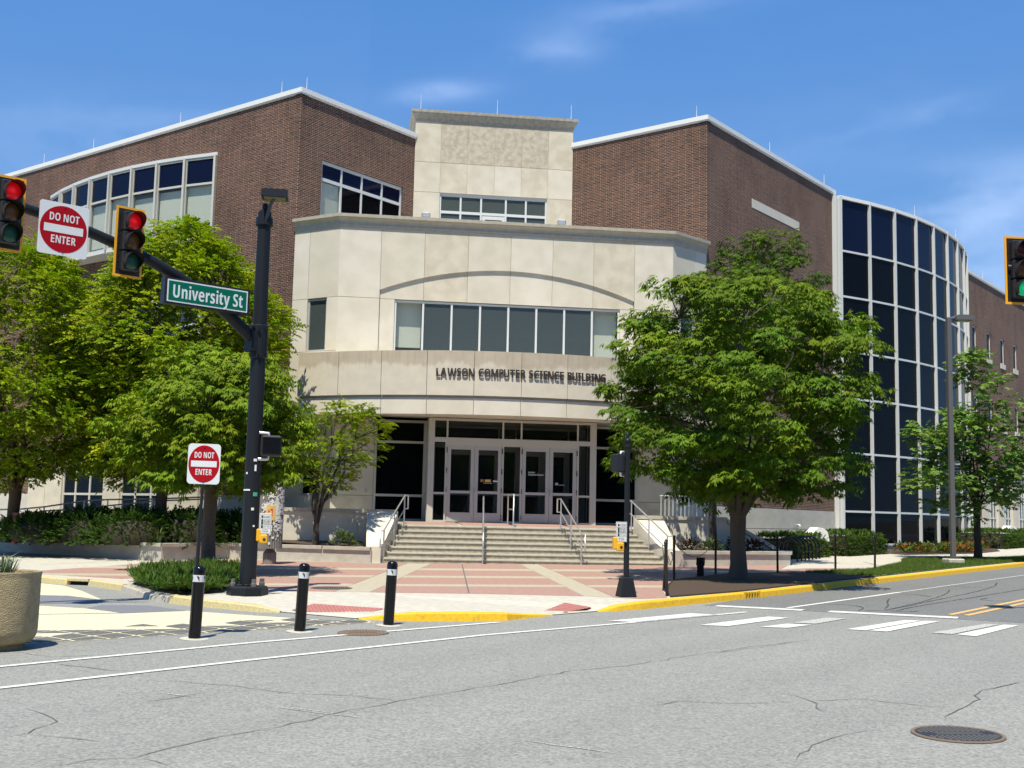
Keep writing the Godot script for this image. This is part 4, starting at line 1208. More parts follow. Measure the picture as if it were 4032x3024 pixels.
func build_pavements() -> void:
	# base sheet of pale concrete under everything behind the kerbs
	var s := st()
	sheet(s, pv([-33.8, -7.0, -12.2, 14.55, -11.45, 15.3, -10.95, 15.5, -9.95, 17.05, -9.05, 19.25, -8.55, 20.12, -7.5, 18.62, -5.48, 19.03, -4.26, 19.36, -2.7, 19.41, -0.73, 19.9, -0.21, 20.22, 0.28, 20.57, 0.9, 20.45, 2.9, 18.65, 3.45, 18.12, 7.4, 14.05, 13.5, 7.9, 17.9, 3.55, 60, -38.6, 40, -60, -60, -60]), func(x, z): return GP(x, z), 0.1)
	var plaza := struct("plaza", s, M.concrete_pale)
	# the ramped corner between the two crossings
	s = st()
	var ht := {}
	var c := [[-8.55, 20.12, 0.13], [-8.15, 20.62, 0.13], [-6.9, 21.9, 0.12], [-6.45, 22.1, 0.012], [-5.2, 23.25, 0.012], [-4.75, 23.42, 0.09], [-4.25, 23.52, 0.13], [-3.32, 23.52, 0.134], [-2.74, 23.42, 0.12], [-2.33, 23.0, 0.06], [-1.85, 22.55, 0.012], [-0.9, 21.8, 0.012], [-0.45, 21.58, 0.09], [0.08, 21.2, 0.13], [0.66, 20.66, 0.13], [0.9, 20.45, 0.13], [0.28, 20.57, 0.13], [-0.21, 20.22, 0.13], [-0.73, 19.9, 0.13], [-2.7, 19.41, 0.13], [-4.26, 19.36, 0.13], [-5.48, 19.03, 0.13], [-7.5, 18.62, 0.13]]
	var poly := PackedVector2Array()
	for p in c:
		poly.append(Vector2(p[0], p[1]))
		ht[Vector2(p[0], p[1])] = p[2]
	sheet(s, poly, func(x, z): return G(x, z) + ht[Vector2(x, z)])
	var corner := struct("corner_pavement", s, M.concrete_pale)
	for e in [[-6.3, 22.02, 0.035, -5.95, 21.32, 0.085, -4.72, 22.42, 0.1, -5.1, 23.1, 0.035], [-2.05, 22.5, 0.035, -1.35, 21.15, 0.105, -0.93, 21.6, 0.06, -1.55, 22.3, 0.03]]:
		s = st()
		var h := {}
		var pl := PackedVector2Array()
		for k in 4:
			pl.append(Vector2(e[k * 3], e[k * 3 + 1])); h[pl[k]] = e[k * 3 + 2] + 0.004
		sheet(s, pl, func(x, z): return G(x, z) + h[Vector2(x, z)])
		# truncated domes in rows
		for i in 18:
			for j in 7:
				var u := (i + 0.5) / 18.0; var v := (j + 0.5) / 7.0
				var a := pl[0].lerp(pl[3], u).lerp(pl[1].lerp(pl[2], u), v)
				var hh := lerpf(lerpf(h[pl[0]], h[pl[3]], u), lerpf(h[pl[1]], h[pl[2]], u), v)
				bx(s, Vector3(a.x, G(a.x, a.y) + hh, a.y), Vector3(0.035, 0.012, 0.035))
		put("tactile_paving", s, M.tactile, corner)
	# red slabs in rows between buff bands, cut by two buff paths
	var area := pv([-13.2, 13.2, -12.6, 11.6, -11.6, 9.6, -10.9, 7.4, -9.1, 5.25, -4.75, 7.15, 4.75, 7.15, 8.5, 6.5, 6.3, 11.2, 4.84, 11.74, 3.85, 12.95, 2.54, 14.59, 1.38, 17.85, 0.86, 20.2, 0.28, 20.53, -0.73, 19.86, -2.7, 19.38, -5.48, 19.0, -7.6, 18.5, -8.4, 13.0, -10.4, 15.3])
	var slab := func(cell, m, called):
		for pp in Geometry2D.intersect_polygons(cell, area):
			for piece in Geometry2D.offset_polygon(pp, -0.008):
				part_sheet(called, piece, 0.006, M[m], plaza, 0.012, true)
	var rows := [[5.0, 9.9, 1], [9.9, 10.85, 0], [10.85, 13.35, 1], [13.35, 14.15, 0], [14.15, 16.55, 1], [16.55, 17.25, 0], [17.25, 20.8, 1]]
	var x1 := func(z): return lerpf(-3.70, -5.62, (z - 7.5) / 11.5)
	var x2 := func(z): return lerpf(-0.23, -0.75, (z - 7.5) / 12.5)
	for r in rows:
		var z0: float = r[0]; var z1: float = r[1]
		var cuts := [[func(_z): return -14.0, x1]]
		cuts.append([func(z): return x1.call(z) + 0.72, x2])
		cuts.append([func(z): return x2.call(z) + 0.56, func(_z): return 9.5])
		for e in cuts:
			slab.call(PackedVector2Array([Vector2(e[0].call(z0), z0), Vector2(e[1].call(z0), z0), Vector2(e[1].call(z1), z1), Vector2(e[0].call(z1), z1)]), "paver_red" if r[2] else "paver_band", "paving_slab" if r[2] else "paving_band")
		for e in [x1, x2]:
			var wdt := 0.72 if e == x1 else 0.56
			slab.call(PackedVector2Array([Vector2(e.call(z0), z0), Vector2(e.call(z0) + wdt, z0), Vector2(e.call(z1) + wdt, z1), Vector2(e.call(z1), z1)]), "paver_band", "paving_band")
	# the pink strip and the pale walk to the right
	part_sheet("paving_strip", pv([6.35, 9.7, 8.4, 8.2, 9.9, 8.0, 8.4, 10.1, 6.6, 10.9]), 0.005, M.paver_red, plaza, 0.0, true)
	# joints of the walks
	for e in [[-2.0, 7.3, -2.95, 19.2], [11.4, 7.2, 12.4, 3.4], [9.8, 3.0, 12.2, 6.1], [14.9, 1.0, 17.2, -2.6], [18.5, 0.0, 20.2, -4.2], [-13.6, 9.4, -12.0, 7.2], [-15.4, 7.0, -13.9, 5.0]]:
		var rb := ribbon(pv(e), 0.03)
		part_sheet("paving_joint", rb, 0.010, M.crack, plaza, 0.0, true)
	for e in [[-2.5, 21.3, 0.9, 19.9], [-7.2, 20.4, -5.5, 21.1], [-4.4, 22.3, -3.2, 19.6]]:
		pass
	# verge: lawn on the right, bark mulch round the big tree
	s = st()
	var verge := pv([7.2, 11.0, 8.48, 10.26, 10.0, 9.3, 11.23, 7.53, 13.3, 4.46, 14.5, 2.0, 15.2, 0.9, 16.4, 0.25, 19.0, 0.1, 21.6, -1.9, 60, -40.0, 60, -38.9, 17.85, 3.3, 13.45, 7.65, 8.6, 12.6])
	sheet(s, verge, func(x, z): return GP(x, z) + 0.03, 0.03)
	var lawn := struct("lawn", s, M.lawn)
	lawn.set_meta("kind", "structure")
	grass_tufts(verge, 15000)
	s = st()
	sheet(s, pv([0.95, 20.1, 1.38, 17.85, 2.54, 14.59, 3.85, 12.95, 4.84, 11.74, 6.46, 11.27, 7.25, 11.0, 8.6, 12.6, 7.33, 13.85, 3.4, 17.95, 2.85, 18.5]), func(x, z): return GP(x, z) + 0.035, 0.035)
	struct("mulch_bed", s, M.mulch)
	s = st()
	sheet(s, pv([-9.85, 17.0, -8.95, 19.2, -8.45, 20.0, -7.75, 19.3, -7.65, 15.6, -8.2, 12.6, -9.5, 12.8, -9.9, 14.6]), func(x, z): return GP(x, z) + 0.02, 0.02)
	struct("planting_bed", s, M.soil)
	s = st()
	sheet(s, pv([17.2, -3.3, 19.71, -4.6, 21.61, -5.6, 24.6, -9.0, 27.4, -14.5, 26.2, -15.6, 22.2, -11.7, 17.6, -8.9, 16.9, -6.4]), func(x, z): return GP(x, z) + 0.03, 0.03)
	struct("flower_bed", s, M.mulch)

func grass_tufts(area: PackedVector2Array, n: int) -> void:
	var s := st()
	for k in 5:
		var a := TAU * k / 5.0 + 0.3
		var d := Vector3(cos(a), 0, sin(a))
		var w := Vector3(-sin(a), 0, cos(a)) * 0.006
		tri(s, d * 0.01 - w, d * 0.01 + w, d * 0.035 + Vector3(0, 0.055 + 0.012 * (k % 3), 0))
	var mm := multi(s, "leaf_deep")
	var ts := []; var cs := []
	var box := Rect2(7.0, -8.0, 20.0, 21.0)
	while ts.size() < n:
		var p := Vector2(rng.randf_range(box.position.x, box.end.x), rng.randf_range(box.position.y, box.end.y))
		if not Geometry2D.is_point_in_polygon(p, area): continue
		ts.append(Transform3D(Basis(Vector3.UP, rng.randf() * TAU).scaled(Vector3.ONE * rng.randf_range(0.7, 1.5)), Vector3(p.x, GP(p.x, p.y) + 0.028, p.y)))
		var v := rng.randf_range(0.6, 1.3)
		cs.append(Color(0.125 * v, 0.185 * v, 0.04 * v))
	fill(mm, ts, cs)
	var o := MultiMeshInstance3D.new()
	o.name = "grass"
	o.multimesh = mm
	add_child(o)
	o.set_meta("kind", "stuff")
	tag(o, "short sunlit grass on the verge behind the yellow kerb", "grass")

# ---------------------------------------------------------------- foliage
func multi(s: SurfaceTool, m: String) -> MultiMesh:
	s.generate_normals()
	var me := s.commit()
	me.surface_set_material(0, M[m])
	var mm := MultiMesh.new()
	mm.transform_format = MultiMesh.TRANSFORM_3D
	mm.use_colors = true
	mm.mesh = me
	return mm

func fill(mm: MultiMesh, ts: Array, cs: Array) -> void:
	mm.instance_count = ts.size()
	for i in ts.size():
		mm.set_instance_transform(i, ts[i])
		mm.set_instance_color(i, cs[i])

func leaf(s: SurfaceTool, p: Vector3, d: Vector3, up: Vector3, l: float, w: float, curl := 0.18) -> void:
	var side := d.cross(up).normalized()
	var n := side.cross(d).normalized()
	var tip := p + d * l - n * l * curl
	var a := p + d * l * 0.42 + side * w / 2 - n * w * 0.22
	var b := p + d * l * 0.42 - side * w / 2 - n * w * 0.22
	for v in [p, a, tip, p, tip, b]: s.add_vertex(v)

# a spray grows along +x from the origin, its upper side +y
func spray(kind: String) -> SurfaceTool:
	var s := st()
	var r := RandomNumberGenerator.new()
	r.seed = kind.hash()
	if kind == "pinnate":       # long toothed leaflets hanging in pairs along a drooping stalk
		for k in 8:
			var q := (k - 3.5) / 3.5
			var p := Vector3(0.10 + 0.05 * r.randf() - 0.06 * absf(q), 0.01 - 0.03 * r.randf(), 0.03 * q)
			var d := Vector3(1.0 - 0.75 * absf(q) + 0.1 * r.randf(), -0.30 - 0.35 * r.randf(), 1.1 * q + r.randf_range(-0.15, 0.15)).normalized()
			leaf(s, p, d, Vector3(r.randf_range(-0.2, 0.2), 1, r.randf_range(-0.2, 0.2)), r.randf_range(0.11, 0.16), r.randf_range(0.036, 0.048))
	elif kind == "small":       # short twig with small roundish leaves in all directions
		for k in 12:
			var t := k / 11.0
			var p := Vector3(0.03 + 0.23 * t, 0.02 * sin(t * 3.0), 0)
			var d := Vector3(r.randf_range(0.1, 1.0), r.randf_range(-0.5, 0.7), r.randf_range(-1, 1)).normalized()
			leaf(s, p, d, Vector3(r.randf_range(-0.5, 0.5), 1, r.randf_range(-0.5, 0.5)), r.randf_range(0.07, 0.105), r.randf_range(0.045, 0.07), 0.08)
	elif kind == "star":        # broad five-pointed leaves
		for k in 7:
			var t := k / 6.0
			var p := Vector3(0.03 + 0.25 * t, 0, 0)
			var d := Vector3(r.randf_range(0.2, 1.0), r.randf_range(-0.7, 0.1), r.randf_range(-1, 1)).normalized()
			var up := Vector3(r.randf_range(-0.4, 0.4), 1, r.randf_range(-0.4, 0.4))
			var side := d.cross(up).normalized()
			var c := p + d * 0.05
			for q in 5:
				var w := deg_to_rad(-130.0 + 65.0 * q)
				var e := (d * cos(w) + side * sin(w))
				leaf(s, c, e, up, 0.085 if q != 2 else 0.1, 0.05, 0.1)
	elif kind == "needle":      # juniper: short upright scale twigs
		for k in 14:
			var d := Vector3(r.randf_range(0.3, 1.0), r.randf_range(0.1, 0.9), r.randf_range(-0.7, 0.7)).normalized()
			leaf(s, Vector3(0.012 * k, 0.003 * k, 0), d, Vector3.UP, r.randf_range(0.06, 0.11), 0.017, 0.0)
	elif kind == "blade":       # strap leaves in a rosette, arching
		for k in 16:
			var w := TAU * k / 16.0 + r.randf() * 0.3
			var d := Vector3(cos(w), 0, sin(w)) * r.randf_range(0.3, 1.0)
			var side := Vector3(-sin(w), 0, cos(w)) * 0.011
			var h := r.randf_range(0.28, 0.48)
			var a := d * 0.02; var b := d * 0.18 + Vector3(0, h * 0.8, 0); var c := d * 0.38 + Vector3(0, h * (1.25 - d.length() * 0.6), 0)
			quad(s, a - side, b - side, b + side, a + side)
			tri(s, b - side, c, b + side)
	return s

# sprays set out one by one as real leaves in one mesh; tints are rounded so that a few dozen tinted sprays serve
func foliage(kind: String, m: String, ts: Array, cs: Array) -> MeshInstance3D:
	var src := spray(kind)
	src.index()
	src.generate_normals()
	var arrays := src.commit_to_arrays()
	var n: int = arrays[Mesh.ARRAY_VERTEX].size()
	var tinted := {}
	var out := SurfaceTool.new()
	out.begin(Mesh.PRIMITIVE_TRIANGLES)
	for i in ts.size():
		var c: Color = cs[i]
		var key := Vector3i(roundi(log(maxf(c.r, 0.004)) * 7.0), roundi(log(maxf(c.g, 0.004)) * 9.0), roundi(log(maxf(c.b, 0.004)) * 4.0))
		if not tinted.has(key):
			var cols := PackedColorArray()
			cols.resize(n)
			cols.fill(Color(exp(key.x / 7.0), exp(key.y / 9.0), exp(key.z / 4.0)))
			arrays[Mesh.ARRAY_COLOR] = cols
			var me := ArrayMesh.new()
			me.add_surface_from_arrays(Mesh.PRIMITIVE_TRIANGLES, arrays)
			tinted[key] = me
		out.append_from(tinted[key], 0, ts[i])
	var o := MeshInstance3D.new()
	o.mesh = out.commit()
	o.mesh.surface_set_material(0, M[m])
	return o

func orient(d: Vector3, up: Vector3, scale: float) -> Basis:
	var x := d.normalized()
	var z := x.cross(up).normalized()
	return Basis(x * scale, z.cross(x) * scale, z * scale)

func prof_at(prof: Array, h: float) -> float:
	if h <= prof[0][0] or h >= prof[-1][0]: return 0.0
	for i in prof.size() - 1:
		if h < prof[i + 1][0]:
			return lerpf(prof[i][1], prof[i + 1][1], (h - prof[i][0]) / (prof[i + 1][0] - prof[i][0]))
	return 0.0

# prof: [height over the base, radius]; lean: where the crown's axis stands off the trunk at its top
func tree(called: String, label: String, base: Vector3, trunk: Array, prof: Array, lean: Vector3, o: Dictionary, group := "") -> Node3D:
	var t := thing(called, label, "tree", base, group)
	var r := RandomNumberGenerator.new()
	r.seed = o.seed
	var fork: float = trunk[0]; var tr: float = trunk[1]
	var h0: float = prof[0][0]; var h1: float = prof[-1][0]
	var axis := func(h): return lean * clampf((h - fork) / (h1 - fork), 0.0, 1.0)
	var bark: Material = M[o.get("bark", "bark")]
	var s := st()
	tube(s, [Vector3(0, -0.1, 0), Vector3(0, 0.12, 0), Vector3(0.01, 0.4, 0.01), Vector3(-0.02, fork * 0.6, 0.02), Vector3(0, fork * 0.9, 0), axis.call(fork + 0.2) + Vector3(0, fork + 0.15, 0)], [tr * 1.75, tr * 1.25, tr * 1.06, tr * 0.95, tr * 1.0, tr * 1.02], 12)
	put("trunk", s, bark, t)
	var rmax := 0.0
	for p in prof: rmax = maxf(rmax, p[1])
	# main limbs rise from the fork and spread
	var limbs := []
	var nl: int = o.limbs
	for i in nl:
		var a := TAU * (i + r.randf_range(-0.3, 0.3)) / nl
		var hz := lerpf(h0 + (h1 - h0) * 0.3, h1 - 0.6, (i + 0.5) / nl) if i % 2 == 0 else lerpf(h0 + (h1 - h0) * 0.45, h1 - 1.0, r.randf())
		var rr := prof_at(prof, hz) * r.randf_range(0.5, 0.8)
		var d := Vector3(cos(a), 0, sin(a))
		var start := Vector3(d.x * tr * 0.45, fork - 0.1 * r.randf(), d.z * tr * 0.45)
		var end: Vector3 = axis.call(hz) + d * rr + Vector3(0, hz, 0)
		var pts := []
		for k in 7:
			var q := k / 6.0
			var p := start.lerp(end, q)
			p.y = lerpf(start.y, end.y, pow(q, 0.8))
			var out := pow(q, float(o.get("spread", 1.3)))
			p.x = lerpf(start.x, end.x, out); p.z = lerpf(start.z, end.z, out)
			if k > 0 and k < 6: p += Vector3(r.randf_range(-1, 1), r.randf_range(-0.5, 0.5), r.randf_range(-1, 1)) * 0.12
			pts.append(p)
		limbs.append(pts)
	var ls := []
	for i in nl:
		var m := st()
		var r0: float = tr * float(o.get("limb", 0.48)) * r.randf_range(0.8, 1.1)
		tube(m, limbs[i], [r0, r0 * 0.85, r0 * 0.68, r0 * 0.5, r0 * 0.36, r0 * 0.24, r0 * 0.1], 7)
		ls.append(m)
	# clumps of sprays
	var ts := []; var cs := []
	var tint: Array = o.tint
	var flat: float = o.get("flat", 0.55); var droop: float = o.get("droop", 0.25)
	var bump := FastNoiseLite.new()
	bump.seed = o.seed; bump.frequency = 0.5
	var made := 0
	var tries := 0
	while made < int(o.clumps) and tries < 20000:
		tries += 1
		var h := r.randf_range(h0, h1)
		var pr := prof_at(prof, h)
		if r.randf() > pow(pr / rmax, 1.3) + 0.03: continue
		var a := r.randf() * TAU
		var irr := 1.0 + 0.30 * bump.get_noise_3d(cos(a) * 2.2, h * 0.9, sin(a) * 2.2) * 1.8
		var rr := pr * irr * pow(r.randf(), float(o.get("hollow", 0.38)))
		var d := Vector3(cos(a), 0, sin(a))
		var c: Vector3 = axis.call(h) + d * rr + Vector3(0, h, 0)
		var cr: float = r.randf_range(0.75, 1.3) * float(o.size)
		made += 1
		# a twig from the nearest limb point
		var best := 0; var bi := 1; var bd := 1e9
		for i in nl:
			for k in range(1, 7):
				var p: Vector3 = limbs[i][k]
				var dist := p.distance_to(c) + maxf(0.0, p.y - c.y) * 1.5
				if dist < bd: bd = dist; best = i; bi = k
		if made % int(o.get("twigs", 1)) == 0:
			var p: Vector3 = limbs[best][bi]
			var mid := p.lerp(c, 0.55) + Vector3(0, 0.12 * bd * 0.5, 0)
			tube(ls[best], [p, mid, c], [0.012 + tr * 0.07, 0.011, 0.004], 4, false)
		var shade := r.randf_range(0.78, 1.18)
		var warm := clampf(r.randfn(0.0, 0.35) + 0.25 * (h - h0) / (h1 - h0), -0.4, 0.8)
		var n := int(float(o.per) * r.randf_range(0.75, 1.25))
		for k in n:
			var v := Vector3(r.randfn(0, 1), r.randfn(0, 1), r.randfn(0, 1)).normalized() * pow(r.randf(), 0.33)
			if v.y < 0.0 and r.randf() < 0.45: v.y = -v.y
			var p := c + Vector3(v.x * cr, v.y * cr * flat, v.z * cr)
			var out := (Vector3(v.x, v.y * 0.4, v.z) + d * 0.8 * rr / maxf(pr, 0.3) + Vector3(r.randf_range(-0.5, 0.5), r.randf_range(-0.2, 0.3), r.randf_range(-0.5, 0.5))).normalized()
			out.y -= droop * (0.5 + r.randf())
			ts.append(Transform3D(orient(out, Vector3(r.randf_range(-0.35, 0.35), 1, r.randf_range(-0.35, 0.35)), r.randf_range(0.62, 1.3) * float(o.get("leafsize", 1.0))), p))
			var w := shade * r.randf_range(0.82, 1.2)
			var g := warm + r.randf_range(-0.15, 0.15)
			cs.append(Color(tint[0] * w * (1.0 + 0.35 * g), tint[1] * w * (1.0 + 0.10 * g), tint[2] * w * (1.0 - 0.25 * g)))
	for i in nl:
		put("limb", ls[i], bark, t)
	var crown := foliage(o.spray, o.leaf, ts, cs)
	crown.name = "crown"
	t.add_child(crown)
	return t

func build_trees() -> void:
	var ash := {"spray": "pinnate", "leaf": "leaf_deep", "tint": [0.115, 0.184, 0.017], "limbs": 11, "clumps": 300, "per": 48, "size": 0.46, "flat": 0.45, "droop": 0.35, "seed": 5, "limb": 0.42, "leafsize": 1.1}
	tree("street_tree", "vase-shaped street tree with drooping leaves in the mulch bed right of the steps", Vector3(4.25, GP(4.25, 14.3), 14.3), [1.55, 0.2], [[1.95, 0.6], [2.4, 2.4], [3.0, 3.1], [4.3, 3.5], [5.3, 3.35], [6.2, 3.0], [6.9, 2.4], [7.3, 1.6], [7.7, 0.5]], Vector3(-0.1, 0, 0), ash)
	var a2 := ash.duplicate()
	a2.merge({"seed": 19, "clumps": 150, "tint": [0.070, 0.125, 0.014], "limbs": 9, "per": 40, "size": 0.5, "bark": "bark_dark"}, true)
	tree("street_tree", "darker tall tree whose top rises behind the vase-shaped street tree", Vector3(6.2, 0.75, 5.9), [1.9, 0.13], [[2.6, 0.5], [3.6, 1.9], [6.0, 2.2], [8.2, 2.1], [9.4, 1.85], [10.2, 1.2], [10.6, 0.4]], Vector3(1.9, 0, 0.3), a2)
	var a3 := ash.duplicate()
	a3.merge({"seed": 23, "clumps": 210, "tint": [0.155, 0.225, 0.016]}, true)
	tree("street_tree", "slim-trunked street tree with drooping leaves just behind the lower do-not-enter sign", Vector3(-8.77, GP(-8.77, 13.15), 13.15), [2.0, 0.165], [[2.0, 0.6], [2.5, 1.9], [3.2, 2.25], [4.0, 2.2], [4.7, 1.8], [5.3, 1.1], [5.6, 0.4]], Vector3(0.1, 0, 0), a3)
	var lime := {"spray": "small", "leaf": "leaf_bright", "tint": [0.275, 0.345, 0.024], "limbs": 10, "clumps": 430, "per": 44, "size": 0.52, "flat": 0.75, "droop": 0.1, "seed": 41, "leafsize": 1.1, "bark": "bark_red", "hollow": 0.33}
	tree("broadleaf_tree", "big yellow-green tree in the left planter under the bowed window", Vector3(-11.45, 0.7, 3.3), [2.1, 0.19], [[1.9, 0.8], [2.6, 2.7], [4.0, 3.2], [6.0, 3.2], [7.6, 2.8], [9.0, 2.0], [9.9, 1.2], [10.4, 0.4]], Vector3(0.35, 0, 0), lime, "yellow-green trees in the left planter")
	var l2 := lime.duplicate()
	l2.merge({"seed": 47, "limbs": 9, "clumps": 420}, true)
	tree("broadleaf_tree", "big yellow-green tree with forked trunk at the left edge beside the red standpipe", Vector3(-16.2, 0.7, 2.6), [1.5, 0.2], [[1.7, 0.8], [2.4, 3.0], [4.0, 3.9], [6.0, 3.7], [7.6, 3.2], [8.8, 2.2], [9.6, 0.9]], Vector3(-0.4, 0, 0), l2, "yellow-green trees in the left planter")
	var sap := {"spray": "small", "leaf": "leaf_bright", "tint": [0.23, 0.30, 0.02], "limbs": 12, "clumps": 58, "per": 20, "size": 0.24, "flat": 0.9, "droop": 0.0, "seed": 52, "limb": 0.5, "leafsize": 0.95, "bark": "bark_dark", "spread": 1.0, "hollow": 0.3}
	tree("small_tree", "small open-branched tree in the mulch beside the left end of the steps", Vector3(-6.4, 0.78, 5.7), [0.75, 0.085], [[1.5, 0.3], [2.1, 0.95], [2.9, 1.25], [3.6, 1.25], [4.1, 1.0], [4.5, 0.3]], Vector3(0.75, 0, 0), sap)
	var gum := {"spray": "star", "leaf": "leaf_gloss", "tint": [0.155, 0.25, 0.05], "limbs": 12, "clumps": 105, "per": 20, "size": 0.42, "flat": 0.7, "droop": 0.15, "seed": 61, "limb": 0.28, "bark": "bark_dark", "leafsize": 1.0, "spread": 0.8, "hollow": 0.45}
	tree("street_tree", "conical glossy-leaved tree behind the tall grey lamp post at right", Vector3(17.7, GP(17.7, 1.5), 1.5), [2.1, 0.13], [[1.6, 0.4], [2.3, 2.1], [3.4, 2.5], [4.8, 2.1], [6.2, 1.4], [7.3, 0.7], [7.9, 0.2]], Vector3(0, 0, 0), gum)

func leafy(called: String, label: String, category: String, base: Vector3, n: int, where: Callable, kind: String, leafmat: String, tint: Array, scale: float, core: SurfaceTool = null, coremat := "soil", group := "") -> Node3D:
	var ts := []; var cs := []
	for k in n:
		var e: Array = where.call()          # [place, outward]
		ts.append(Transform3D(orient(e[1] + Vector3(rng.randf_range(-0.6, 0.6), rng.randf_range(-0.4, 0.6), rng.randf_range(-0.6, 0.6)), Vector3(rng.randf_range(-0.4, 0.4), 1, rng.randf_range(-0.4, 0.4)), scale * rng.randf_range(0.7, 1.25)), e[0]))
		var w := rng.randf_range(0.7, 1.25)
		cs.append(Color(tint[0] * w, tint[1] * w, tint[2] * w))
	var o := foliage(kind, leafmat, ts, cs)
	if core == null:
		o.name = numbered(called)
		add_child(o)
		o.position = base
		tag(o, label, category, group)
		return o
	var t := thing(called, label, category, base, group)
	put("stems", core, M[coremat], t)
	o.name = "foliage"
	t.add_child(o)
	return t

func hedge(label: String, at: Vector3, size: Vector3, n: int, tint := [0.075, 0.13, 0.024]) -> void:
	var h := size / 2
	var core := st()
	bxo(core, Vector3.ZERO, QB, NB, -h.x + 0.1, h.x - 0.1, 0.0, size.y - 0.12, -h.z + 0.1, h.z - 0.1)
	var where := func():
		var u := Vector3(rng.randf_range(-1, 1), rng.randf_range(0, 1), rng.randf_range(-1, 1))
		var f := rng.randf()
		var out := Vector3.UP
		if f < 0.4: u.y = 1.0
		elif f < 0.75: u.z = 1.0; out = NB
		elif f < 0.85: u.z = -1.0; out = -NB
		else:
			u.x = signf(u.x); out = QB * u.x
		var lump := 1.0 + 0.05 * sin(u.x * 7.0 + at.x) * cos(u.z * 5.0)
		var round := 1.0 - 0.10 * pow(absf(u.x), 6.0) * u.y - 0.10 * pow(absf(u.z), 6.0) * u.y
		return [QB * u.x * h.x + NB * u.z * h.z + Vector3(0, u.y * size.y * lump * round - 0.05, 0), out]
	leafy("hedge", label, "hedge", at, n, where, "small", "leaf_deep", tint, 0.62, core, "soil", "clipped hedges along the right wing")

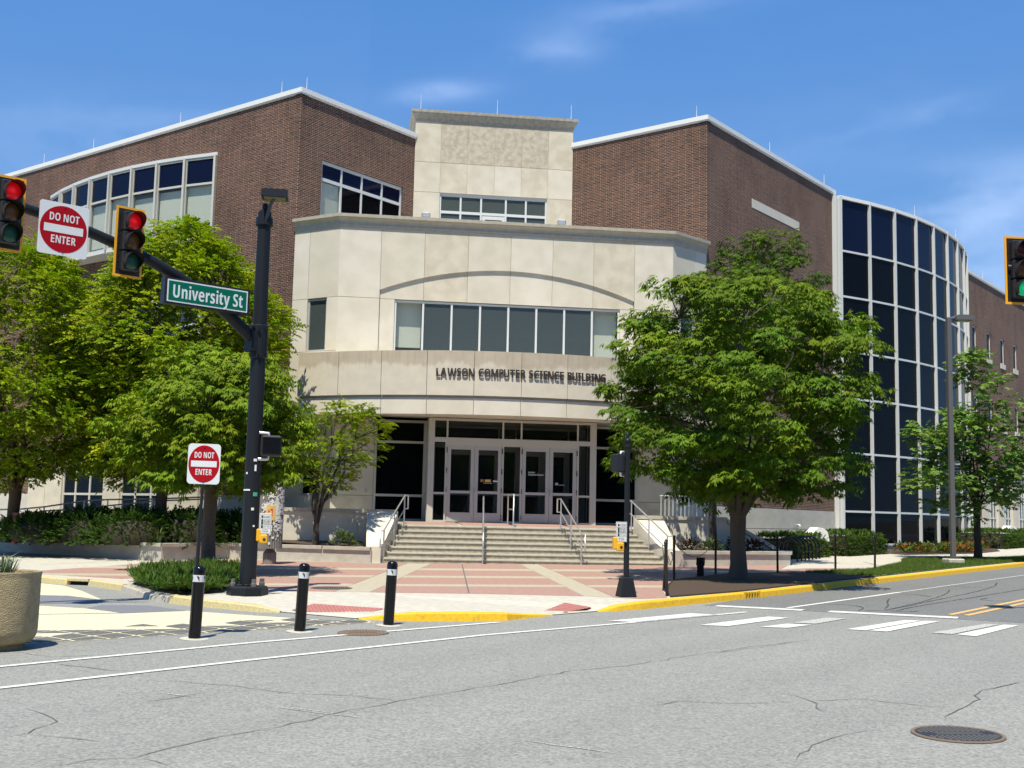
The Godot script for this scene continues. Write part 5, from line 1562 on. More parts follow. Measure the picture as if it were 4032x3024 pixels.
func build_planting() -> void:
	hedge("long clipped hedge in front of the curved glass corner", Vector3(14.6, GP(14.6, -3.6), -3.6), Vector3(4.3, 0.86, 2.0), 2600)
	hedge("clipped hedge behind the bicycle hoops at the brick wall", Vector3(11.0, GP(11, 0.2), 0.2), Vector3(3.6, 0.82, 1.3), 1500)
	hedge("clipped hedge right of the flower bed before the far wing", Vector3(27.4, GP(27.4, -14.6), -14.6), Vector3(4.6, 0.85, 2.2), 2000)
	hedge("clipped hedge at the right edge beyond the second vent hood", Vector3(31.6, GP(31.6, -18.9), -18.9), Vector3(4.6, 0.8, 2.0), 1400)
	# dark shrubs massed in the left planter
	for e in [[-14.9, 4.1, 1.5, 0.75], [-13.3, 4.6, 1.5, 0.85], [-11.9, 5.6, 1.4, 0.85], [-10.6, 5.0, 1.3, 0.95], [-13.9, 2.6, 1.6, 0.95], [-12.3, 3.6, 1.6, 1.0], [-10.2, 3.4, 1.5, 1.0], [-9.0, 3.2, 1.2, 0.95], [-8.3, 4.0, 0.9, 0.8], [-15.7, 2.6, 1.2, 0.75]]:
		var rx: float = e[2]; var ry: float = e[3]
		var core := st()
		lathe(core, Vector3.ZERO, [[rx * 0.6, 0.0], [rx * 0.7, ry * 0.45], [rx * 0.45, ry * 0.8], [0.02, ry * 0.88]], 10)
		var where := func():
			var v := Vector3(rng.randfn(0, 1), absf(rng.randfn(0, 1)), rng.randfn(0, 1)).normalized()
			return [Vector3(v.x * rx * 0.95, v.y * ry, v.z * rx * 0.95) * rng.randf_range(0.85, 1.05), v]
		var which: String = {-14.9: "dark shrub at the left end of the planter nearest the standpipe", -13.3: "dark shrub behind the planter wall left of the big trunk", -11.9: "dark shrub in front of the big tree trunk in the planter", -10.6: "dark shrub at the outer corner of the planter", -13.9: "dark shrub before the ramp under the left tree", -12.3: "sunlit shrub at the middle of the ramp railing", -10.2: "dark shrub behind the planter corner at the ramp", -9.0: "dark shrub behind the signal pole under the railing", -8.3: "low dark shrub beside the poster column", -15.7: "small shrub beside the forked trunk at left"}[e[0]]
		leafy("shrub", which, "shrub", Vector3(e[0], 0.68, e[1]), int(520 * rx), where, "small", "leaf_deep", [0.05, 0.095, 0.018], 0.8, core, "soil", "dark shrubs in the left planter")
	# strap-leaved plants along the planter edge
	var k := 0
	var spots := [[-15.4, 2.55], [-14.6, 3.3], [-14.0, 3.75], [-13.4, 4.3], [-12.9, 4.9], [-12.3, 5.35], [-11.6, 6.0], [-11.0, 6.45], [-10.4, 6.1], [-9.9, 5.5], [-9.3, 4.75], [-8.7, 4.75], [-15.0, 2.9], [-12.0, 5.6]]
	var proto: Node3D
	for p in spots:
		if k == 0:
			proto = thing("strap_leaf_plant", "pale strap-leaved plant at the left end of the planter edge", "plant", Vector3(p[0], 0.69, p[1]), "strap-leaved plants along the planter edge")
			var s := spray("blade")
			s.generate_normals()
			var m := mat("strap_leaf", lin(0.16, 0.19, 0.07), 0.5)
			var me := MeshInstance3D.new()
			me.mesh = s.commit()
			me.mesh.surface_set_material(0, m)
			me.name = "leaves"
			proto.add_child(me)
		else:
			var c := copy_of(proto, Vector3(p[0], 0.69, p[1]), k * 1.3, "pale strap-leaved plant along the planter edge before the dark shrubs")
			c.scale = Vector3.ONE * (0.85 + 0.12 * (k % 4))
		k += 1
	# juniper round the street tree at the corner
	var area := pv([-9.9, 17.0, -8.95, 19.6, -8.5, 20.45, -7.75, 19.4, -7.6, 15.8, -8.2, 13.4, -9.4, 13.4])
	var patch := func():
		while true:
			var p := Vector2(rng.randf_range(-10, -7.5), rng.randf_range(13.2, 20.7))
			if Geometry2D.is_point_in_polygon(p, area):
				var hump := 0.04 + 0.13 * absf(sin(p.x * 3.1) * cos(p.y * 1.7)) + 0.09 * rng.randf()
				return [Vector3(p.x, G(p.x, p.y) + KERB + hump, p.y), Vector3(rng.randf_range(-1, 1), 0.25, rng.randf_range(-1, 1))]
		return []
	var j := leafy("juniper", "low feathery juniper covering the bed round the corner street tree", "shrub", Vector3.ZERO, 5200, patch, "needle", "leaf_deep", [0.10, 0.165, 0.035], 1.1)
	j.set_meta("kind", "stuff")
	# bedding plants before the curved glass
	var fl := pv([17.6, -3.9, 19.6, -4.9, 21.5, -5.9, 24.2, -9.3, 23.2, -9.8, 20.6, -7.2, 17.9, -6.0])
	var bed := func():
		while true:
			var p := Vector2(rng.randf_range(17, 25), rng.randf_range(-10, -3))
			if Geometry2D.is_point_in_polygon(p, fl):
				return [Vector3(p.x, GP(p.x, p.y) + rng.randf_range(0.03, 0.28), p.y), Vector3(rng.randf_range(-1, 1), 0.7, rng.randf_range(-1, 1))]
		return []
	for e in [["bedding_plants", "green bedding plants along the foot of the curved glass", [0.10, 0.15, 0.04], 900], ["bedding_flowers", "orange-red flowers among the bedding plants at the curved glass", [0.30, 0.075, 0.022], 420]]:
		var b := leafy(e[0], e[1], "flowers", Vector3.ZERO, e[3], bed, "small", "leaf_deep", e[2], 0.8)
		b.set_meta("kind", "stuff")
	for p in [[5.3, 6.3], [6.0, 6.5], [6.9, 6.0], [7.6, 5.7], [-5.5, 6.2]]:
		var w := func():
			var v := Vector3(rng.randfn(0, 1), absf(rng.randfn(0, 1)), rng.randfn(0, 1)).normalized()
			return [v * 0.2, v]
		var lab: String = {5.3: "small dark-leaved plant in the right planter nearest the steps", 6.0: "small light plant in the right planter below the tree", 6.9: "small dark-leaved plant in the middle of the right planter", 7.6: "small dark-leaved plant at the far end of the right planter", -5.5: "small plant in the mulch beside the open-branched tree"}[p[0]]
		leafy("bedding_plant", lab, "plant", Vector3(p[0], 0.85, p[1]), 60, w, "small", "leaf_deep", [0.10, 0.13, 0.04] if p[0] == 6.0 or p[0] < 0 else [0.05, 0.028, 0.026], 0.8)

# ---------------------------------------------------------------- steps, walls, rails
func build_steps() -> void:
	var t := thing("entrance_steps", "broad flight of seven stained stone steps up to the glass doors", "steps")
	for j in range(1, 8):
		var y := 0.31 + 0.163 * j
		var z := 7.05 - 0.3 * (j - 1)
		var w := 4.34 - 0.1 * (j - 1)
		var back := z - 0.75 if j < 7 else z - 0.6
		var xs := [-w, -1.32 + 0.02 * j, 1.64 - 0.05 * j, w]
		for i in 3:
			var s := st()
			bxo(s, Vector3.ZERO, X, Z, xs[i] + 0.004, xs[i + 1] - 0.004, y - 0.4 if j > 1 else 0.1, y - 0.045, back, z - 0.03)
			put("riser", s, M.riser_stone, t)
			s = st()
			bxo(s, Vector3.ZERO, X, Z, xs[i] + 0.004, xs[i + 1] - 0.004, y - 0.044, y, back, z)
			put("tread", s, M.concrete_pale, t)
	# landing with its paving
	var s := st()
	sheet(s, pv([-3.74, 4.7, 3.74, 4.7, 4.2, 4.35, 7.5, 4.35, 7.5, 0.6, -7.5, 0.6, -7.5, 4.35, -4.2, 4.35]), func(_x, z): return 1.451 + 0.104 * clampf((5.0 - z) / 2.1, 0.0, 1.0), 1.2)
	var land := struct("landing", s, M.concrete_pale)
	for k in 4:
		s = st()
		var a := -3.6 + 1.82 * k
		sheet(s, pv([a, 4.62, a + 1.7, 4.62, a + 1.7, 3.05, a, 3.05]), func(_x, z): return 1.459 + 0.104 * clampf((5.0 - z) / 2.1, 0.0, 1.0), 0.01)
		put("paving_slab", s, M.paver_red, land)
	# sloping cheek walls
	for sx in [-1.0, 1.0]:
		s = st()
		var inn := [[-3.86, 4.75, 1.86], [-4.30, 6.45, 0.94], [-4.43, 7.0, 0.80]]
		for k in 2:
			var v := []
			for p in [inn[k], inn[k + 1]]:
				for q in [[p[0], 0.1], [p[0], p[2]], [-4.86, p[2]], [-4.86, 0.1]]:
					v.append(Vector3(q[0] * -sx, q[1], p[1]) if sx > 0 else Vector3(q[0], q[1], p[1]))
			for j in 4: quad(s, v[j], v[(j + 1) % 4], v[4 + (j + 1) % 4], v[4 + j])
			if k == 1: quad(s, v[4], v[5], v[6], v[7])
		var o := put("cheek_wall", s, M.limestone_pale)
		tag(o, "sloping limestone cheek wall at the %s end of the steps" % ("left" if sx < 0 else "right"), "wall", "cheek walls of the steps")

func low_wall(label: String, path: PackedVector2Array, top: float, group: String) -> void:
	var t := thing("planter_wall", label, "wall", Vector3.ZERO, group)
	var inner := mitred(path, 0.36)
	var co := mitred(path, -0.06); var ci := mitred(path, 0.42)
	for i in path.size() - 1:
		var s := st()
		sheet(s, PackedVector2Array([path[i], path[i + 1], inner[i + 1], inner[i]]), func(_x, _z): return top - 0.095, top)
		put("wall_face", s, M.concrete_wall, t)
		var n := maxi(1, int(path[i].distance_to(path[i + 1]) / 1.35))
		for k in n:
			var a := float(k) / n + 0.0035; var b := float(k + 1) / n - 0.0035
			s = st()
			sheet(s, PackedVector2Array([co[i].lerp(co[i + 1], a), co[i].lerp(co[i + 1], b), ci[i].lerp(ci[i + 1], b), ci[i].lerp(ci[i + 1], a)]), func(_x, _z): return top, 0.095)
			sheet(s, PackedVector2Array([co[i].lerp(co[i + 1], a), co[i].lerp(co[i + 1], b), ci[i].lerp(ci[i + 1], b), ci[i].lerp(ci[i + 1], a)]), func(_x, _z): return top - 0.0945)
			put("coping_stone", s, M.concrete, t)

func tall_wall(label: String, x0: float, x1: float, z: float) -> void:
	var t := thing("terrace_wall", label, "wall", Vector3.ZERO, "terrace walls beside the landing")
	var n := 3
	for k in n:
		var a := lerpf(x0, x1, float(k) / n); var b := lerpf(x0, x1, float(k + 1) / n)
		var s := st()
		bxo(s, Vector3(0, 0, z), X, Z, a + 0.004, b - 0.004, 0.4, 1.80, -0.3, 0.0)
		put("wall_panel", s, M.limestone, t)
		s = st()
		bxo(s, Vector3(0, 0, z), X, Z, a + 0.003, b - 0.003, 1.801, 1.92, -0.35, 0.05)
		put("coping_stone", s, M.concrete, t)

func build_walls() -> void:
	low_wall("long low concrete planter wall on the left with pale coping, turning in to the steps", pv([-20.0, -2.2, -10.82, 6.98, -9.08, 4.92, -4.72, 7.08]), 0.77, "low planter walls")
	low_wall("low concrete planter wall right of the steps with pale coping", pv([4.62, 7.9, 8.62, 6.35, 9.3, 4.6]), 0.86, "low planter walls")
	tall_wall("limestone wall behind the mulch bed left of the steps", -7.6, -3.9, 4.72)
	tall_wall("limestone wall behind the planter right of the steps", 3.9, 7.0, 4.9)
	var s := st()
	prism(s, pv([7.0, 0.4, 8.75, 0.4, 8.75, 0.78, 7.0, 1.72]), Vector3(0, 0, 4.9), X, Z, -0.3, 0.0)
	var o := thing("sloping_wall", "wall with sloping coping running down to the right planter's end", "wall")
	put("wall_face", s, M.limestone, o)
	for k in 2:
		s = st()
		var a := k * 0.5 + 0.003; var b := (k + 1) * 0.5 - 0.003
		prism(s, pv([lerpf(7.0, 8.8, a), lerpf(1.73, 0.77, a), lerpf(7.0, 8.8, b), lerpf(1.73, 0.77, b), lerpf(7.0, 8.8, b), lerpf(1.87, 0.91, b), lerpf(7.0, 8.8, a), lerpf(1.87, 0.91, a)]), Vector3(0, 0, 4.9), X, Z, -0.36, 0.06)
		put("coping_stone", s, M.concrete, o)
	# soil behind the walls
	s = st()
	sheet(s, pv([-19.6, -2.4, -10.82, 6.4, -9.1, 4.35, -7.2, 5.3, -7.6, 1.4, -18.0, -8.0]), func(_x, _z): return 0.69)
	struct("planter_soil", s, M.soil)
	s = st()
	sheet(s, pv([-9.0, 4.5, -4.95, 6.5, -4.98, 4.7, -7.6, 4.5]), func(_x, z): return 0.70 + 0.11 * (6.5 - z))
	struct("mulch_bed", s, M.mulch)
	s = st()
	sheet(s, pv([4.95, 7.3, 8.3, 5.95, 8.9, 4.5, 4.95, 4.7]), func(_x, z): return 0.78 + 0.06 * (6.8 - z))
	struct("mulch_bed", s, M.mulch)

func rail(label: String, top: Vector3, low: Vector3, ground: float, upper_end := true) -> void:
	var t := thing("handrail", label, "handrail", Vector3.ZERO, "steel handrails on the steps")
	var d := Vector3(0, -0.42, 0)
	var ext := (low - top); ext.y = 0; ext = ext.normalized()
	var s := st()
	tube(s, [top - ext * 0.28 + d, top - ext * 0.28, top, low, low + ext * 0.25, low + ext * 0.25 + Vector3(0, -0.5, 0)], [0.024], 8)
	put("top_rail", s, M.steel, t)
	s = st()
	tube(s, [top - ext * 0.28 + d, top + d, low + d * 0.98, low + ext * 0.25 + d * 0.98], [0.018], 8)
	put("lower_rail", s, M.steel, t)
	for k in 3:
		var q: float = [0.02, 0.5, 0.98][k]
		var p := top.lerp(low, q)
		var foot := lerpf(1.42, ground, clampf((q - 0.05) / 0.9, 0.0, 1.0))
		s = st()
		tube(s, [p, Vector3(p.x, foot - 0.02, p.z)], [0.022], 8)
		put("post", s, M.steel, t)

func build_rails() -> void:
	rail("steel handrail at the left end of the steps", Vector3(-3.68, 2.38, 5.45), Vector3(-4.36, 1.27, 7.05), 0.33)
	rail("steel handrail left of the middle of the steps, seen end-on", Vector3(-1.19, 2.39, 5.45), Vector3(-1.36, 1.27, 7.15), 0.33)
	rail("steel handrail right of the middle of the steps", Vector3(1.30, 2.38, 5.45), Vector3(1.68, 1.28, 7.15), 0.36)
	rail("steel handrail at the right end of the steps", Vector3(3.60, 2.38, 5.45), Vector3(4.40, 1.28, 7.1), 0.38)
	var t := thing("guard_rail", "short steel guard rail standing on the landing before the center sidelight", "handrail")
	for x in [-0.2, -0.14]:
		pass
	var s := st()
	tube(s, [Vector3(-0.16, 1.44, 5.0), Vector3(-0.16, 2.5, 5.0), Vector3(-0.2, 2.5, 3.9), Vector3(-0.2, 1.45, 3.9)], [0.024], 8)
	put("top_rail", s, M.steel, t)
	s = st()
	tube(s, [Vector3(-0.16, 2.02, 5.0), Vector3(-0.2, 2.02, 3.9)], [0.018], 8)
	put("lower_rail", s, M.steel, t)
	# white balusters on the terrace at the right
	t = thing("baluster_fence", "white railing of upright bars on the terrace behind the right terrace wall", "railing")
	s = st()
	for y in [1.62, 2.62]: tube(s, [Vector3(5.2, y, 3.0), Vector3(7.3, y, 3.0)], [0.022], 6)
	put("rails", s, M.frame_white, t)
	for k in 15:
		s = st()
		tube(s, [Vector3(5.25 + 0.142 * k, 1.45, 3.0), Vector3(5.25 + 0.142 * k, 2.62, 3.0)], [0.016], 5)
		put("baluster", s, M.frame_white, t)
	# ramp railings on the left
	for e in [["front steel railing of the ramp above the planter shrubs", 0.0, [[-18.4, 1.60, 0.6], [-16.48, 1.67, 1.01], [-15.63, 1.77, 1.14], [-14.29, 2.0, 1.34], [-13.51, 2.06, 1.45], [-12.01, 2.11, 1.65], [-9.76, 2.25, 1.97], [-7.75, 2.32, 2.26]]], ["rear steel railing of the ramp, rising behind the front one", -1.3, [[-16.0, 1.62, 1.3], [-14.9, 1.72, 1.3], [-13.3, 1.92, 1.3], [-12.2, 2.06, 1.3], [-10.0, 2.2, 1.3], [-8.0, 2.3, 1.3]]]]:
		t = thing("ramp_railing", e[0], "railing", Vector3.ZERO, "steel railings of the ramp")
		var up := []; var low := []
		for p in e[2]:
			up.append(Vector3(p[0], p[1], p[2] + e[1]))
			low.append(Vector3(p[0], p[1] - 0.43, p[2] + e[1]))
		s = st(); tube(s, up, [0.027], 7); put("top_rail", s, M.steel, t)
		s = st(); tube(s, low, [0.021], 7); put("lower_rail", s, M.steel, t)
		for k in up.size():
			s = st(); tube(s, [up[k], up[k] - Vector3(0, 1.05, 0)], [0.024], 7); put("post", s, M.steel, t)
	s = st()
	sheet(s, pv([-20, -0.6, -13.0, 1.3, -7.6, 2.2, -7.2, 0.7, -12.5, -0.8, -20, -3.5]), func(x, _z): return clampf(1.15 + (x + 13.0) * 0.06, 0.72, 1.44), 0.8)
	struct("ramp", s, M.concrete_grey)

# ---------------------------------------------------------------- street furniture
func bollard(label: String, at: Vector3, lean: Vector2, src: Node3D) -> Node3D:
	var b: Node3D
	if src: b = copy_of(src, at, 0.0, label)
	else:
		b = thing("bollard", label, "bollard", at, "black steel bollards at the edge of the painted crossing")
		var s := st()
		lathe(s, Vector3.ZERO, [[0.083, -0.05], [0.083, 0.86]], 20)
		lathe(s, Vector3.ZERO, [[0.083, 0.86], [0.0835, 0.925], [0.079, 0.955], [0.066, 0.977], [0.045, 0.99], [0.02, 0.995], [0.0, 0.996]], 20)
		put("post", s, M.bollard_paint, b)
		s = st()
		for k in 20:
			var a := TAU * k / 20.0
			var c := TAU * (k + 1) / 20.0
			quad(s, Vector3(cos(a) * 0.0842, 0.775, sin(a) * 0.0842), Vector3(cos(a) * 0.0842, 0.868, sin(a) * 0.0842), Vector3(cos(c) * 0.0842, 0.868, sin(c) * 0.0842), Vector3(cos(c) * 0.0842, 0.775, sin(c) * 0.0842))
		put("reflective_band", s, M.reflect_tape, b)
		for k in 5:         # slanting black strokes on the band
			var w := TAU * k / 5.0 + 0.1
			s = st()
			for q in 4:
				var u := w + 0.13 * q; var v := w + 0.13 * (q + 1)
				var yl := 0.785 + 0.02 * q; var yh := minf(0.86, yl + 0.062)
				quad(s, Vector3(cos(u) * 0.0848, yl - 0.0, sin(u) * 0.0848), Vector3(cos(u) * 0.0848, yh - 0.015, sin(u) * 0.0848), Vector3(cos(v) * 0.0848, yh, sin(v) * 0.0848), Vector3(cos(v) * 0.0848, yl + 0.01, sin(v) * 0.0848))
			put("band_stripe", s, M.print_black, b)
		s = st()
		lathe(s, Vector3.ZERO, [[0.0, 0.012], [0.19, 0.010], [0.2, 0.0]], 20, false)
		put("concrete_collar", s, M.concrete_pale, b)
	b.rotation = Vector3(lean.y, 0.0, lean.x)
	return b

func do_not_enter(parent: Node, P: Vector3, R: Vector3, F: Vector3, w: float, h: float) -> void:
	var s := st()
	var pl := PackedVector2Array()
	for q in 4:
		var cx := (w / 2 - 0.05) * (1 if q in [0, 3] else -1); var cy := (h / 2 - 0.05) * (1 if q < 2 else -1)
		for k in 5:
			var a := (q + k / 4.0) * PI / 2.0
			pl.append(Vector2(cx + 0.05 * cos(a), cy + 0.05 * sin(a)))
	prism(s, pl, P, R, F, -0.006, 0.0)
	var plate := put("sign_plate", s, M.sign_white, parent)
	s = st()
	pl = PackedVector2Array()
	for k in 40: pl.append(Vector2(cos(TAU * k / 40.0) * w * 0.475, sin(TAU * k / 40.0) * w * 0.475 * (1.0 if h < w * 1.1 else h / w * 0.97)))
	prism(s, pl, P, R, F, 0.0005, 0.003)
	put("red_disc", s, M.sign_red, plate)
	s = st()
	bxo(s, P, R, F, -w * 0.395, w * 0.395, -h * 0.07 - h * 0.005, h * 0.075, 0.004, 0.005)
	put("white_bar", s, M.sign_white, plate)
	text(plate, "lettering", "DO NOT", P + Vector3(0, h * 0.215, 0) + F * 0.0055, R, F, h * 0.145, w * 0.60, M.sign_white, 0.002)
	text(plate, "lettering", "ENTER", P - Vector3(0, h * 0.205, 0) + F * 0.0055, R, F, h * 0.145, w * 0.50, M.sign_white, 0.002)
	for y in [0.42, -0.42]:
		s = st()
		lathe(s, P + Vector3(0, y * h, 0) + F * 0.004, [[0.0, 0.008], [0.012, 0.004], [0.012, -0.008]], 8)
		put("bolt", s, M.sign_red, plate)

func signal_head(label: String, at: Vector3, turn: float, lit: String, src: Node3D = null) -> Node3D:
	var t := thing("traffic_light", label, "traffic light", at, "black traffic lights with yellow-edged backplates", turn)
	var s := st()
	var w := 0.265; var h := 0.635
	bxo(s, Vector3.ZERO, X, Z, -w + 0.035, w - 0.035, -h + 0.035, h - 0.035, -0.012, 0.0)
	for k in 9:          # louvres punched in the margin
		bxo(s, Vector3.ZERO, X, Z, -w + 0.05, -w + 0.085, -0.5 + 0.115 * k, -0.44 + 0.115 * k, 0.0, 0.006)
	put("backplate", s, M.signal_black, t)
	s = st()
	bxo(s, Vector3.ZERO, X, Z, -w, -w + 0.04, -h, h, -0.01, 0.004)
	bxo(s, Vector3.ZERO, X, Z, w - 0.04, w, -h, h, -0.01, 0.004)
	bxo(s, Vector3.ZERO, X, Z, -w + 0.04, w - 0.04, h - 0.04, h, -0.01, 0.004)
	bxo(s, Vector3.ZERO, X, Z, -w + 0.04, w - 0.04, -h, -h + 0.04, -0.01, 0.004)
	put("yellow_border", s, M.signal_yellow, t)
	for k in 3:
		var y := 0.36 - 0.36 * k
		s = st()
		bevel_box(s, Vector3(0, y, 0.03), Vector3(0.33, 0.35, 0.22), 0.02)
		var body := put("signal_section", s, M.signal_black, t)
		s = st()
		var n := 20
		for i in n:        # open-bottomed hood
			var a := lerpf(-0.75, PI + 0.75, float(i) / n); var b := lerpf(-0.75, PI + 0.75, float(i + 1) / n)
			var len_a := 0.24 * (0.35 + 0.65 * clampf((sin(a) + 0.75) / 1.4, 0.0, 1.0)); var len_b := 0.24 * (0.35 + 0.65 * clampf((sin(b) + 0.75) / 1.4, 0.0, 1.0))
			var r := 0.158
			quad(s, Vector3(cos(a) * r, y + sin(a) * r, 0.13), Vector3(cos(b) * r, y + sin(b) * r, 0.13), Vector3(cos(b) * r, y + sin(b) * r - 0.01, 0.13 + len_b), Vector3(cos(a) * r, y + sin(a) * r - 0.01, 0.13 + len_a))
			r = 0.151
			quad(s, Vector3(cos(b) * r, y + sin(b) * r, 0.13), Vector3(cos(a) * r, y + sin(a) * r, 0.13), Vector3(cos(a) * r, y + sin(a) * r - 0.01, 0.13 + len_a), Vector3(cos(b) * r, y + sin(b) * r - 0.01, 0.13 + len_b))
		put("visor", s, M.signal_black, body)
		s = st()
		var rings := [[0.146, 0.142], [0.13, 0.155], [0.09, 0.168], [0.045, 0.174], [0.001, 0.175]]
		s.set_smooth_group(0)
		for i in 4:
			for q in 20:
				var a := TAU * q / 20.0; var b := TAU * (q + 1) / 20.0
				var p := func(ring, ang): return Vector3(cos(ang) * ring[0], y + sin(ang) * ring[0], ring[1])
				quad(s, p.call(rings[i], a), p.call(rings[i + 1], a), p.call(rings[i + 1], b), p.call(rings[i], b))
		s.set_smooth_group(-1)
		var mname: String = [["red_lens" if lit == "red" else "red_off"], ["amber_off"], ["green_lens" if lit == "green" else "green_off"]][k][0]
		put("lamp_lens", s, M[mname], body)
		if (lit == "red" and k == 0) or (lit == "green" and k == 2):
			var l := OmniLight3D.new()
			l.name = "signal_lamp"
			l.position = Vector3(0, y, 0.19)
			l.light_color = Color(1, 0.1, 0.1) if lit == "red" else Color(0.1, 1, 0.6)
			l.light_energy = 0.012
			l.light_size = 0.12
			l.omni_range = 6.0
			l.omni_attenuation = 2.0
			l.shadow_enabled = true
			t.add_child(l)
	s = st()
	tube(s, [Vector3(0, 0.1, -0.05), Vector3(0, 0.1, -0.17)], [0.045], 8)
	tube(s, [Vector3(0.0, -0.45, -0.03), Vector3(-0.12, -0.4, -0.12), Vector3(-0.14, -0.1, -0.16), Vector3(-0.05, 0.02, -0.2)], [0.014], 6)
	put("mounting_bracket", s, M.signal_black, t)
	return t

func ped_signal(label: String, at: Vector3, turn: float, src: Node3D = null) -> Node3D:
	if src: return copy_of(src, at, turn, label)
	var t := thing("pedestrian_signal", label, "pedestrian signal", at, "black pedestrian signal boxes", turn)
	var s := st()
	bevel_box(s, Vector3.ZERO, Vector3(0.40, 0.40, 0.19), 0.03)
	put("housing", s, M.signal_black, t)
	s = st()
	bxo(s, Vector3.ZERO, X, Z, -0.17, 0.17, -0.17, 0.17, 0.095, 0.1)
	var f := put("egg_crate_visor", s, M.print_black, t)
	for k in 12:
		s = st()
		var y := -0.155 + 0.028 * k
		quad(s, Vector3(-0.17, y + 0.012, 0.101), Vector3(0.17, y, 0.101), Vector3(0.17, y, 0.125), Vector3(-0.17, y + 0.012, 0.125))
		put("louvre", s, M.signal_black, f)
	s = st()
	tube(s, [Vector3(-0.05, 0.19, 0), Vector3(-0.05, 0.24, 0), Vector3(-0.23, 0.25, -0.02)], [0.032], 8)
	tube(s, [Vector3(-0.05, -0.19, 0), Vector3(-0.05, -0.25, 0), Vector3(-0.23, -0.26, -0.02)], [0.032], 8)
	put("mounting_arm", s, M.galvanised, t)
	return t

func push_button(label: String, at: Vector3, turn: float, src: Node3D = null) -> Node3D:
	if src: return copy_of(src, at, turn, label)
	var t := thing("push_button_sign", label, "push button", at, "pedestrian push buttons with instruction signs", turn)
	var s := st()
	bevel_box(s, Vector3(-0.02, -0.02, 0.0), Vector3(0.15, 0.17, 0.10), 0.02)
	bevel_box(s, Vector3(-0.11, 0.05, -0.03), Vector3(0.09, 0.24, 0.12), 0.02)
	var b := put("button_housing", s, M.button_yellow, t)
	s = st()
	for k in 12:
		var a := TAU * k / 12.0; var c := TAU * (k + 1) / 12.0
		tri(s, Vector3(-0.01, -0.03, 0.062), Vector3(-0.01 + cos(c) * 0.03, -0.03 + sin(c) * 0.03, 0.055), Vector3(-0.01 + cos(a) * 0.03, -0.03 + sin(a) * 0.03, 0.055))
	put("button", s, M.print_black, b)
	s = st()
	bevel_box(s, Vector3(0, 0.27, 0.02), Vector3(0.225, 0.39, 0.008), 0.003)
	var p := put("instruction_plate", s, M.plate_white, t)
	s = st()
	bxo(s, Vector3(0, 0.27, 0.02), X, Z, -0.102, 0.102, 0.176, 0.181, 0.004, 0.0055)
	for e in [-0.181, -0.09, -0.03, 0.085]:
		bxo(s, Vector3(0, 0.27, 0.02), X, Z, -0.102, 0.102, e, e + 0.005, 0.004, 0.0055)
	bxo(s, Vector3(0, 0.27, 0.02), X, Z, -0.102, -0.097, -0.176, 0.176, 0.004, 0.0055)
	bxo(s, Vector3(0, 0.27, 0.02), X, Z, 0.097, 0.102, -0.176, 0.176, 0.004, 0.0055)
	put("printed_border", s, M.print_black, p)
	for y in [0.4, 0.325, 0.275, 0.21]:
		s = st()
		bxo(s, Vector3(-0.06, y, 0.02), X, Z, -0.018, 0.018, -0.024, 0.024, 0.004, 0.0055)
		put("printed_symbol", s, M.print_black, p)
	for e in [["START CROSSING", 0.41], ["WATCH FOR VEHICLES", 0.385], ["DONT START", 0.335], ["FINISH CROSSING", 0.31], ["IF STARTED", 0.285], ["TIME REMAINING", 0.262], ["DONT CROSS", 0.21], ["PUSH BUTTON", 0.15], ["TO CROSS", 0.12]]:
		text(p, "lettering", e[0], Vector3(0.025 if e[1] > 0.2 else 0.0, e[1], 0.0255), X, Z, 0.015, 0.12, M.print_black, 0.001)
	return t

func pole_base_bolts(t: Node, r: float, y: float) -> void:
	for k in 4:
		var a := PI / 4 + PI / 2 * k + 0.3
		var s := st()
		lathe(s, Vector3(cos(a) * r, y, sin(a) * r), [[0.055, 0.0], [0.055, 0.05], [0.045, 0.07], [0.045, 0.13], [0.0, 0.14]], 8, false)
		put("anchor_bolt", s, M.pole_grey, t)

